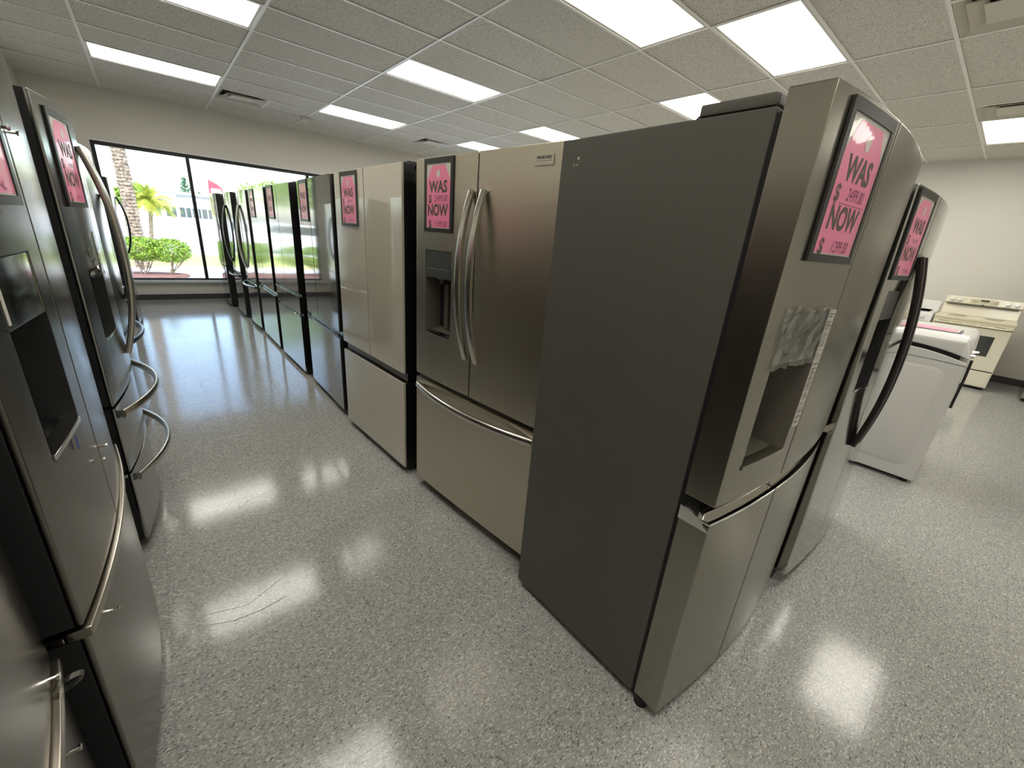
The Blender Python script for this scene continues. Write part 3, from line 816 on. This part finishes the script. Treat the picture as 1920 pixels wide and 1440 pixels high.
A, sf, dl, dr, dw = ledge_fridge('bronze stainless refrigerator corner in the bottom left, nearest of the left row', (-.022, -8.715), .905, 'stainless_bronze', .034, .45, None, .635)
for x in (.78,): A.post(x, .548, sf, dw)
A.post(.83, .672, sf, dr)
bm = NB()
for k in range(2):
    pts = [(.835 + .006 * k + .008 * math.sin(.26 * t), -.026 - .020 * math.sin(.26 * t), .640 + .010 * math.cos(.26 * t)) for t in range(25)]
    sweep(bm, pts, .0035, .0004, (1, 0, 0), 6)
obj('plastic_strap', bm, 'clear_film', dw)

# L2: stainless with big grey handles, two drawers, black side
w = .91; sf = arc(w, .045)
A = Fridge('refrigerator', 'stainless refrigerator with black side, long bowed handle and two bowed drawer handles', (.018, -6.605), LEFT, w, .74, 1.735, 'black_matte', GL, door_t=.08)
sp = .455; disp = (.11, .31)
dl = A.door('door', .002, sp - .003, .690, 1.757, 'stainless_cool', sf, (disp[0], disp[1], .93, 1.33), .007, skin=True)
dr = A.door('door', sp + .003, w - .002, .690, 1.757, 'stainless_cool', sf, None, .007, skin=True)
A.gap(sp, .69, 1.75, sf)
dispenser(dl, sf, disp[0], disp[1], .93, 1.20, 1.33, 'dispenser_black', 'stainless_grey', .08)
A.film(disp[0] - .02, disp[1], 1.17, 1.27, sf, .004, dl, 12, 8, .005, 8)
A.vbar(sp - .045, .80, 1.645, sf, .062, 'bar_metal', .017, .012, dl); A.vbar(sp + .045, .80, 1.645, sf, .062, 'bar_metal', .017, .012, dr)
for z0, z1 in ((.395, .678), (.05, .383)):
    d = A.door('drawer', .002, w - .002, z0, z1, 'stainless_cool', sf, None, .007, skin=True)
    A.hbar(.05, w - .05, z1 - .042, sf, .075, 'bar_metal', .010, d, rz=.017)
A.hinges('black_plastic', .02)
price_sign(A, 'pink price sign with a pale glare band on the left row refrigerator', .070, 1.42, sf, seed=71)

plain_fridge('stainless refrigerator behind the long bowed handle, third in the left row', (-.005, -5.30), LEFT, .91, 'stainless_cool', 'bar_dark', GL, side='black_matte', bow=.03, out=.05, hz=(.85, 1.5))
plain_fridge('mostly hidden stainless refrigerator, fourth in the left row', (-.075, -3.75), LEFT, .91, 'stainless_cool', None, GL, side='black_matte', bow=.02, zs=(.70,), dh_out=.06)
plain_fridge('stainless refrigerator with black bowed handle, nearest the window in the left row', (-.055, -1.69), LEFT, .91, 'stainless_cool', 'bar_dark', GL, side='side_grey', bow=.02, hz=(.88, 1.55), out=.06, drawer_handles=False)

# --- grey appliance at the far right edge
A = Fridge('refrigerator', 'stainless appliance corner cut by the right edge beside the bisque range', (8.34, -9.20), RIGHT, .80, .76, 1.70, 'stainless_grey', None, door_t=.07)
A.door('door', .002, .798, .60, 1.715, 'stainless_grey', flat); A.door('freezer_drawer', .002, .798, .05, .585, 'stainless_grey', flat)
A.vbar(.06, .75, 1.4, flat, .04, 'bar_metal')

# ------------------------------------------------------------------ white washer
t = empty('washing_machine', (4.128, -8.0, 0), RIGHT); tag(t, 'white top-loading washing machine with pink sign on its lid', 'washer')
W_, D_ = .685, .68
ar = lambda x: 1 - ((x - W_ / 2) / (W_ / 2)) ** 2
NX = 16; wx = [W_ * i / NX for i in range(NX + 1)]
bm = NB(); prism(bm, [(.0, .03), (W_, .03)] + [(x, .905 + .055 * ar(x)) for x in wx[::-1]], 'y', 0, D_); obj('cabinet', bm, 'enamel_white_panel', t, .008, seg=3)
bm = NB(); prism(bm, [(x, .885 + .012 * ar(x)) for x in wx] + [(x, .888 + .012 * ar(x)) for x in wx[::-1]], 'y', -.0008, .01); obj('cabinet_seam', bm, 'black_plastic', t, smooth=False)
# pressed panel on the cabinet side
bm = NB()
pts = []
for cx, cz, a0 in ((W_ - .13, .79, 0), (.13, .79, 90), (.13, .17, 180), (W_ - .13, .17, 270)):
    for k in range(7):
        a = math.radians(a0 + 15 * k); pts.append((cx + .06 * math.cos(a), cz + .06 * math.sin(a)))
A_ = [bm.verts.new((p[0], .0015, p[1])) for p in pts]
cxm, czm = W_ / 2, .48
B_ = [bm.verts.new((cxm + (p[0] - cxm) * .94, -.005, czm + (p[1] - czm) * .95)) for p in pts]
n = len(pts)
for i in range(n): bm.faces.new((A_[i], A_[(i + 1) % n], B_[(i + 1) % n], B_[i]))
bm.faces.new(B_); obj('pressed_panel', bm, 'enamel_white_panel', t)
bm = NB(); prism(bm, [(x, .88 + .05 * ar(x)) for x in wx[1:-1]] + [(x, .945 + .06 * ar(x)) for x in wx[::-1][1:-1]], 'y', .010, D_ - .012); obj('seam_band', bm, 'black_plastic', t, smooth=False)
bm = NB(); rings = []
for y, zt in ((0.0, 1.036), (.02, 1.058), (.06, 1.078), (D_, 1.078)):
    e = .03 if y < .03 else .012
    rings.append([bm.verts.new((x, y, .935 + .052 * ar(x))) for x in wx] + [bm.verts.new((min(max(x, e), W_ - e), y, zt - (.02 if x in (0, W_) else 0))) for x in wx[::-1]])
for ra, rb in zip(rings, rings[1:]):
    for j in range(len(ra)): bm.faces.new((ra[j], ra[(j + 1) % len(ra)], rb[(j + 1) % len(ra)], rb[j]))
bm.faces.new(rings[0]); bm.faces.new(rings[-1][::-1])
obj('top_cover', bm, 'enamel_white', t, .006, seg=2)
bm = NB(); prism(bm, [(x, .942 + .052 * ar(x)) for x in wx[1:-1]] + [(x, 1.026) for x in wx[::-1][1:-1]], 'y', -.002, .004); obj('cover_inset', bm, 'enamel_white_panel', t, .001)
bm = NB(); cyl(bm, (W_ - .004, .03, .955), .014, .02, 'x', 12); cyl(bm, (W_ - .004, .03, .985), .008, .03, 'x', 10); obj('hose_fitting', bm, 'chrome', t)
bm = NB(); sweep(bm, [(W_ + .012, .03, .93), (W_ + .016, .03, .80), (W_ + .014, .03, .66), (W_ + .014, .03, .60)], .008, .008, (1, 0, 0), 8); obj('drain_hose', bm, 'rubber', t)
for x in (.05, W_ - .05):
    for y in (.05, D_ - .05):
        bm = NB(); cyl(bm, (x, y, 0), .022, .034); obj('foot', bm, 'rubber', t)
# its pink sign, lying on the sloped lid
s = empty('price_sign', (0, 0, 0)); tag(s, 'pink price sign lying flat on the white washing machine lid', 'price sign', 'pink WAS NOW price signs')
s.matrix_world = t.matrix_basis @ Matrix.Translation((.27, .065, 1.0782))
bm = NB(); box(bm, 0, .33, 0, .25, 0, .004); obj('frame', bm, 'sign_frame_black', s, smooth=False)
bm = NB(); box(bm, .014, .316, .014, .236, .004, .0046); obj('card', bm, 'card_white', s, smooth=False)
bm = NB(); prism(bm, [(.018, .018), (.25, .018), (.306, .06), (.306, .19), (.25, .232), (.018, .232)], 'z', .0046, .005); obj('pink_tag', bm, 'card_pink', s, smooth=False)

# ------------------------------------------------------------------ cooking ranges on the right wall
def knob(parent, x, y, z, m, tilt=0.0, r=.022):
    bm = NB(); cyl(bm, (0, 0, 0), r, -.010, 'y', 16); cyl(bm, (0, -.010, 0), r * .82, -.020, 'y', 16, r * .72); box(bm, -.004, .004, -.036, -.028, -r * .7, r * .7)
    o = obj('knob', bm, m, parent, .001); o.location = (x, y, z); o.rotation_euler = (tilt, 0, 0); return o
t = empty('cooking_range', (8.52, -8.145, 0), RIGHT); tag(t, 'bisque electric range with four knobs and a clock on its backguard', 'range')
w, d = .755, .64
bm = NB(); box(bm, 0, w, .03, d, .03, .875); obj('body', bm, 'enamel_bisque_pale', t, .006)
bm = NB(); prism(bm, [(.0, .875), (.0, .905), (.02, .915), (d, .915), (d, .875)], 'x', -.004, w + .004); obj('cooktop', bm, 'enamel_bisque', t, .005)
for x, y, r in ((.2, .2, .10), (.55, .2, .08), (.2, .45, .08), (.55, .45, .10)):
    bm = NB(); cyl(bm, (x, y, .9152), r, .003, 'z', 24); obj('burner', bm, 'black_gloss', t)
bm = NB(); prism(bm, [(d - .09, .915), (d - .055, 1.04), (d - .055, 1.06), (d - .075, 1.075), (d - .05, 1.165), (d, 1.165), (d, .915)], 'x', 0, w); bgd = obj('backguard', bm, 'enamel_bisque_pale', t, .008)
for x in (.07, .145, .61, .69): knob(bgd, x, d - .066, 1.118, 'enamel_white', -.25, .03)
bm = NB(); prism(bm, [(.25, 1.09), (.52, 1.09), (.52, 1.15), (.25, 1.15)], 'y', d - .0745, d - .05); o = obj('clock_panel', bm, 'enamel_bisque', bgd, .002)
bm = NB(); box(bm, .35, .43, d - .082, d - .074, 1.125, 1.142); obj('display', bm, 'black_gloss', bgd)
bm = NB()
for i in range(10): box(bm, .265 + .008 * (i % 3) + (.18 if i > 5 else 0) + (i % 5) * .012, .273 + .008 * (i % 3) + (.18 if i > 5 else 0) + (i % 5) * .012, d - .080, d - .074, 1.10 + .012 * (i % 3), 1.106 + .012 * (i % 3))
obj('button', bm, 'side_grey', bgd, smooth=False)
bm = NB(); box(bm, .37, .395, d - .083, d - .07, 1.066, 1.08); obj('badge', bm, 'badge_dark', bgd)
bm = NB(); box(bm, .03, w - .03, d - .082, d - .06, 1.05, 1.058); obj('backguard_slot', bm, 'badge_dark', bgd)
# oven door with window, vent slots and handle
od = None
bm = NB(); box(bm, .004, w - .004, -.012, .03, .262, .805); od = obj('oven_door', bm, 'enamel_bisque_pale', t, .008)
bm = NB(); box(bm, .12, w - .125, -.014, .0, .45, .715); obj('oven_window', bm, 'oven_glass', od, .003)
bm = NB(); sweep(bm, [(.02, -.012, .825), (.05, -.045, .828), (w / 2, -.050, .83), (w - .05, -.045, .828), (w - .02, -.012, .825)], .012, .016, (0, 0, 1), 10); obj('handle', bm, 'enamel_bisque', od)
bm = NB(); box(bm, .002, w - .002, -.004, .03, .812, .872); obj('vent_rail', bm, 'enamel_bisque', t, .006)
bm = NB()
for k in range(5): box(bm, .06 + k * .13, .16 + k * .13, -.006, 0, .834, .842)
obj('vent_slot', bm, 'badge_dark', t, smooth=False)
dr = None
bm = NB(); box(bm, .004, w - .004, -.008, .03, .045, .250); dr = obj('storage_drawer', bm, 'enamel_bisque_pale', t, .008)
bm = NB(); box(bm, .25, .50, -.020, -.006, .185, .215); obj('drawer_pull', bm, 'enamel_bisque', dr, .006)
bm = NB(); box(bm, .01, w - .01, -.004, .03, .25, .262); obj('gap_line', bm, 'black_matte', t)
for x in (.05, w - .05):
    bm = NB(); cyl(bm, (x, .06, 0), .02, .035); cyl(bm, (x, d - .06, 0), .02, .035); obj('foot', bm, 'rubber', t)

t = empty('cooking_range', (8.56, -7.36, 0), RIGHT); tag(t, 'white gas range with front knobs, left of the bisque range', 'range')
bm = NB(); box(bm, 0, w, .03, d, .03, .80); obj('body', bm, 'enamel_white', t, .006)
bm = NB(); prism(bm, [(.0, .79), (.02, .90), (.06, .915), (d, .915), (d, .79)], 'x', -.003, w + .003); ct = obj('cooktop', bm, 'enamel_white', t, .006)
for x in (.10, .22, .38, .54, .66): knob(t, x, .008, .845, 'enamel_white', .18, .024)
bm = NB()
for gx in (.19, .56):
    for gy in (.2, .46):
        for k in range(2): box(bm, gx - .14, gx + .14, gy - .006 + k * .0, gy + .006, .918, .936); box(bm, gx - .006, gx + .006, gy - .12, gy + .12, .918, .936)
obj('burner_grate', bm, 'black_matte', t)
bm = NB(); prism(bm, [(d - .07, .915), (d - .05, 1.06), (d, 1.06), (d, .915)], 'x', 0, w); obj('backguard', bm, 'enamel_white', t, .008)
bm = NB(); box(bm, .004, w - .004, -.012, .03, .24, .765); od = obj('oven_door', bm, 'enamel_white', t, .008)
bm = NB(); box(bm, .15, w - .15, -.014, 0, .40, .62); obj('oven_window', bm, 'oven_glass', od, .003)
bm = NB(); sweep(bm, [(.04, -.012, .72), (.07, -.045, .72), (w - .07, -.045, .72), (w - .04, -.012, .72)], .012, .012, (0, 0, 1), 10); obj('handle', bm, 'enamel_white', od)
bm = NB(); box(bm, .01, w - .01, .0, .03, .766, .788); obj('gap_line', bm, 'black_matte', t)
bm = NB(); box(bm, .004, w - .004, -.008, .03, .045, .228); obj('storage_drawer', bm, 'enamel_white', t, .008)
for x in (.05, w - .05):
    bm = NB(); cyl(bm, (x, .06, 0), .02, .035); cyl(bm, (x, d - .06, 0), .02, .035); obj('foot', bm, 'rubber', t)

# ------------------------------------------------------------------ outside
GZ = -.12
bm = NB(); box(bm, -60, 90, YB + .17, 140, GZ - .2, GZ); o = struct(obj('ground', bm, 'ground_pale', smooth=False)); o['label'] = 'pale sunlit pavement outside the window'
def blob(name, pts, m, z0, z1, label, cat):
    bm = NB(); prism(bm, pts, 'z', z0, z1); o = obj(name, bm, m, None, .02); tag(o, label, cat); return o
pts = [(-3.9 + 4.75 * (.5 + .5 * math.cos(a)) , 5.0 + .75 * math.sin(a) + .1 * math.sin(3 * a)) for a in [2 * math.pi * i / 28 for i in range(28)]]
o = blob('mulch_bed', pts, 'mulch_brown', GZ - .02, GZ + .05, 'reddish brown mulch bed below the round green bush', 'mulch'); o['kind'] = 'stuff'
pts = [(-9 + 13.5 * (.5 + .5 * math.cos(a)), 10.2 + 2.8 * math.sin(a)) for a in [2 * math.pi * i / 36 for i in range(36)]]
o = blob('lawn', pts, 'lawn', GZ - .02, GZ + .02, 'sunlit yellow green lawn behind the bush', 'lawn'); o['kind'] = 'stuff'

def leaf_cloud(n, centre, rad, size, rnd, shell=.55, squash=1.0, flatb=None):
    V, F = [], []
    for _ in range(n):
        while True:
            p = Vector((rnd.uniform(-1, 1), rnd.uniform(-1, 1), rnd.uniform(-1, 1)))
            if shell < p.length <= 1: break
        c = Vector((centre[0] + p.x * rad[0], centre[1] + p.y * rad[1], centre[2] + p.z * rad[2]))
        if flatb is not None and c.z > flatb: c.z = flatb - rnd.uniform(0, .05)
        d = Vector((rnd.gauss(0, 1), rnd.gauss(0, 1), rnd.gauss(.4, 1))).normalized(); e = d.orthogonal().normalized()
        e.rotate(Matrix.Rotation(rnd.uniform(0, 6.28), 3, d)); g = d.cross(e)
        s = size * rnd.uniform(.6, 1.3); i = len(V)
        V += [c - e * s, c + g * s * .45, c + e * s, c - g * s * .45]; F.append((i, i + 1, i + 2, i + 3))
    return V, F
def leaf_obj(name, VF, m, parent):
    me = bpy.data.meshes.new(name); me.from_pydata(VF[0], [], VF[1]); me.materials.append(M[m])
    o = bpy.data.objects.new(name, me); COL.objects.link(o); o.parent = parent; return o
def bush(label, x, y, parts, seed):
    rnd = random.Random(seed); t = empty('bush', (x, y, GZ + .052)); tag(t, label, 'bush')
    V, F = [], []
    for c, r, n in parts:
        v, f = leaf_cloud(n, c, r, .036, rnd, .6, flatb=.86); F += [tuple(i + len(V) for i in q) for q in f]; V += v
    o = leaf_obj('foliage', (V, F), 'leaf_green', t); o['kind'] = 'stuff'
    bm = NB()
    for k in range(14):
        c, r, n = rnd.choice(parts); a = Vector((c[0] + rnd.uniform(-.08, .08), c[1] + rnd.uniform(-.08, .08), .013)); b = Vector((c[0] + rnd.uniform(-.8, .8) * r[0], c[1] + rnd.uniform(-.7, .7) * r[1], c[2] - rnd.uniform(.0, .1)))
        sweep(bm, [a, a.lerp(b, .5) + Vector((0, 0, -.03)), b], .012, .012, (1, 0, 0), 5)
    obj('stem', bm, 'bark_small', t)
bush('round clipped green bush in sunlight just outside the window', .52, 5.0, (((0, 0, .58), (.46, .42, .30), 2600), ((-.55, .05, .60), (.45, .40, .30), 2400)), 3)
bush('clipped green bush outside, farther along the window', 2.6, 4.8, (((0, 0, .52), (.55, .42, .32), 2400), ((.7, .1, .5), (.5, .4, .3), 2000)), 4)
bush('long clipped green hedge outside, mirrored in the shiny right row doors', -1.5, 5.0, (((.25, 0, .55), (.55, .42, .32), 1700), ((-.5, 0, .57), (.6, .42, .33), 1700), ((-1.35, .05, .55), (.6, .42, .33), 1700), ((-2.2, 0, .55), (.6, .42, .33), 1500)), 5)

def palm(label, x, y, h, r0, r1, bark, fr_n, fr_len, seed, droop=.6, lean=(0, 0), crown=None):
    rnd = random.Random(seed); t = empty('palm_tree', (x, y, GZ + (.036 if y > 8 else 0))); tag(t, label, 'palm tree')
    # trunk built of stacked flared leaf-base rings
    bm = NB(); n = 14; rings = []; k = 0; z = 0
    while z < h:
        u = z / h; r = r0 + (r1 - r0) * u; cx, cy = lean[0] * u * u, lean[1] * u * u
        for rr, dz in ((r * 1.06, 0), (r * .92, .05)):
            ph = rnd.uniform(0, 6.28)
            rings.append([bm.verts.new((cx + rr * (1 + .10 * math.sin(5 * a + ph)) * math.cos(a), cy + rr * (1 + .10 * math.sin(4 * a + ph)) * math.sin(a), z + dz + rnd.uniform(-.01, .01))) for a in [2 * math.pi * i / n for i in range(n)]])
        z += .085
    for a, b in zip(rings, rings[1:]):
        for j in range(n): bm.faces.new((a[j], a[(j + 1) % n], b[(j + 1) % n], b[j]))
    bm.faces.new(rings[-1])
    obj('trunk', bm, bark, t, smooth=False)
    top = Vector((lean[0], lean[1], h))
    if crown:
        bm = NB(); sweep(bm, [top + Vector((0, 0, -.05)), top + Vector((0, 0, crown * .5)), top + Vector((0, 0, crown))], r1 * 2.3, r1 * 2.3, (1, 0, 0), 12, taper=lambda u: .7 + .6 * math.sin(math.pi * u)); obj('crown_shaft', bm, 'bark_small', t)
        top = top + Vector((0, 0, crown))
    for k in range(fr_n):
        a = 2 * math.pi * k / fr_n + rnd.uniform(-.2, .2); up = rnd.uniform(.1, 1.2); L = fr_len * rnd.uniform(.8, 1.1)
        V, F = [], []; prev = top.copy(); dirv = Vector((math.cos(a) * math.cos(up), math.sin(a) * math.cos(up), math.sin(up)))
        N = 16
        for i in range(N):
            nxt = prev + dirv * (L / N); side = dirv.cross(Vector((0, 0, 1))).normalized()
            for sg in (-1, 1):
                ll = L * .26 * math.sin(math.pi * min(1, (i + 1.5) / N)) + .02
                tip = nxt + side * sg * ll + dirv * ll * .5 + Vector((0, 0, -ll * .35)); i0 = len(V)
                V += [prev, nxt, tip]; F.append((i0, i0 + 1, i0 + 2))
            i0 = len(V); V += [prev - side * .006, prev + side * .006, nxt + side * .006, nxt - side * .006]; F.append((i0, i0 + 1, i0 + 2, i0 + 3))
            prev = nxt; dirv = (dirv + Vector((0, 0, -droop / N * 2.2))).normalized()
        leaf_obj('frond', (V, F), 'leaf_palm', t)
palm('thick rough palm trunk standing outside the left window pane', -.085, 7.0, 6.0, .165, .125, 'bark_palm', 12, 1.8, 8)
palm('small yellow green palm with drooping fronds on a thin bent trunk', .20, 9.0, 1.52, .06, .05, 'bark_small', 30, .88, 9, .85, (.15, 0), .22)

# conifers and distant trees
def conifer(label, x, y, h, seed):
    rnd = random.Random(seed); t = empty('conifer_tree', (x, y, GZ)); tag(t, label, 'tree')
    bm = NB(); cyl(bm, (0, 0, 0), .12, h * .98, 'z', 8, .02); obj('trunk', bm, 'bark_small', t)
    V, F = [], []
    for k in range(9):
        u = k / 9; v, f = leaf_cloud(120, (0, 0, h * (.25 + .72 * u)), (h * .24 * (1.05 - u), h * .24 * (1.05 - u), h * .06), .16, rnd, .3); F += [tuple(i + len(V) for i in q) for q in f]; V += v
    o = leaf_obj('foliage', (V, F), 'leaf_dark', t); o['kind'] = 'stuff'
conifer('blue green conifer rising behind the distant white building, near the mullion', 4.9, 70, 6.6, 11)
conifer('shorter conifer right of the mullion behind the distant building', 7.0, 77, 5.0, 12)
conifer('dark conifer beside the red capped roadside sign', 7.35, 66, 4.6, 14)
def broad(label, x, y, h, r, seed):
    rnd = random.Random(seed); t = empty('leafy_tree', (x, y, GZ)); tag(t, label, 'tree')
    bm = NB(); cyl(bm, (0, 0, 0), .16, h * .7, 'z', 8, .08); obj('trunk', bm, 'bark_small', t)
    V, F = [], []
    for k in range(5):
        v, f = leaf_cloud(420, (rnd.uniform(-.6, .6) * r, rnd.uniform(-.5, .5) * r, h - r * rnd.uniform(.5, 1.0)), (r * .8, r * .8, r * .6), .14, rnd, .5); F += [tuple(i + len(V) for i in q) for q in f]; V += v
    o = leaf_obj('foliage', (V, F), 'leaf_green', t); o['kind'] = 'stuff'
broad('leafy green tree showing above the far refrigerators', 8.6, 38, 4.9, 1.6, 21)
broad('leafy tree outside behind the thick palm trunk', -.7, 30, 3.1, .9, 22)
broad('tall leafy tree outside, mirrored in the shiny right row doors', -4.6, 20, 6.5, 2.2, 24)
broad('second tall leafy tree outside, farther left of the window', -9.0, 27, 7.0, 2.6, 25)
broad('leafy tree outside left of the window edge', -5.5, 26, 5.0, 1.8, 23)

# parked cars beyond the hedge (they show in the mirror-like doors)
mat('car_white', (.62, .62, .62), .2, coat=.8); mat('car_dark', (.045, .05, .06), .2, coat=.8); mat('tyre', (.015, .015, .015), .8)
def car(label, x, y, paint, ln=4.4):
    t = empty('car', (x, y, GZ)); tag(t, label, 'car', 'parked cars outside')
    hl = ln / 2
    bm = NB(); prism(bm, [(-hl, .28), (-hl + .05, .72), (-hl + .9, .90), (hl - .35, .95), (hl, .80), (hl, .30)], 'y', -.85, .85); obj('body', bm, paint, t, .08, seg=3)
    bm = NB(); prism(bm, [(-hl + .95, .88), (-hl + 1.65, 1.40), (hl - 1.2, 1.42), (hl - .4, .93)], 'y', -.72, .72); obj('cabin', bm, paint, t, .06, seg=3)
    for sy in (-1, 1):
        bm = NB(); prism(bm, [(-hl + 1.2, .94), (-hl + 1.75, 1.33), (hl - 1.3, 1.34), (hl - .75, .96)], 'y', sy * .715, sy * .73); obj('side_window', bm, 'far_glass', t, smooth=False)
        for wx_ in (-hl + .85, hl - .85):
            bm = NB(); cyl(bm, (wx_, sy * .86 - .1, .32), .32, .2, 'y', 18); w_ = obj('wheel', bm, 'tyre', t)
            bm = NB(); cyl(bm, (wx_, sy * .86 - .11, .32), .19, .22, 'y', 14); obj('hubcap', bm, 'bar_metal', w_)
car('white car parked outside, mirrored in the right row doors', -3.6, 15.5, 'car_white')
car('dark car parked outside, mirrored in the right row doors', -8.6, 15.8, 'car_dark')

# distant building
BY = 55.0
t = empty('shop_building', (0, BY, GZ)); tag(t, 'distant long white single-storey shop building across the street', 'building')
def bp(name, x0, x1, z0, z1, y0, y1, m, parent=None):
    bm = NB(); box(bm, x0, x1, y0, y1, z0 - GZ, z1 - GZ); return obj(name, bm, m, parent or t, smooth=False)
bp('wall', -6, 14, GZ, 3.3, 0, 8, 'facade_white')
bp('roof', -6.3, 14.3, 3.42, 3.60, -.5, 8.3, 'facade_white')
bp('fascia', -6.2, 14.2, 3.3, 3.42, -.4, 0, 'facade_grey')
bp('sign_band', 3.05, 7.2, 2.63, 3.18, -.12, 0, 'facade_grey')
bp('sign_panel', 4.75, 5.55, 2.70, 3.10, -.18, -.12, 'facade_white')
for x0, x1 in ((1.9, 2.35), (2.42, 2.85), (3.15, 3.68), (3.74, 4.22), (4.32, 4.6), (4.86, 5.15), (5.22, 5.75), (5.82, 6.32), (6.6, 7.1), (.3, .8), (1.0, 1.5)):
    z0, z1 = .88, 2.02
    wv = bp('window', x0, x1, z0, z1, -.05, 0, 'facade_grey'); bp('pane', x0 + .04, x1 - .04, z0 + .06, z1 - .06, -.07, -.05, 'far_glass', wv)
for x in (2.99, 4.72, 6.45): bp('pillar', x - .06, x + .06, GZ, 3.3, -.35, -.2, 'facade_white')
bm = NB(); prism(bm, [(-6.5, 3.6), (2.7, 3.6), (.6, 4.3), (-4.5, 4.3)], 'y', .5, 7); o = obj('gable_roof', bm, 'facade_white', t, smooth=False); o.location.z = -GZ

# roadside pylon sign with red cap
t = empty('pylon_sign', (5.75, 45.0, GZ)); tag(t, 'roadside sign with red sloping cap and yellow base band', 'sign')
bm = NB(); box(bm, -.35, .35, -.2, .2, 0, 3.05); obj('pier', bm, 'facade_white', t, smooth=False)
bm = NB(); box(bm, -.50, .70, -.25, .25, 3.05, 3.55); obj('band', bm, 'sign_yellow', t, smooth=False)
bm = NB(); box(bm, -.30, .52, -.20, .20, 3.55, 4.15); obj('panel', bm, 'facade_white', t, smooth=False)
bm = NB(); prism(bm, [(-.46, 4.05), (.68, 4.05), (.30, 4.45), (-.42, 4.80)], 'y', -.26, .26); obj('cap', bm, 'sign_red', t, smooth=False)
for x in (-.40, .58):
    bm = NB(); box(bm, x - .06, x + .06, -.22, .22, 3.55, 4.08); obj('upright', bm, 'sign_red', t, smooth=False)
# slim lamp pole
t = empty('lamp_pole', (1.35, 40, GZ)); tag(t, 'slim grey lamp pole rising behind the small palm', 'pole')
bm = NB(); cyl(bm, (0, 0, 0), .07, 4.3, 'z', 10, .04); obj('pole', bm, 'pole_grey', t)
bm = NB(); box(bm, -.25, .05, -.06, .06, 4.25, 4.35); obj('lamp_head', bm, 'pole_grey', t)
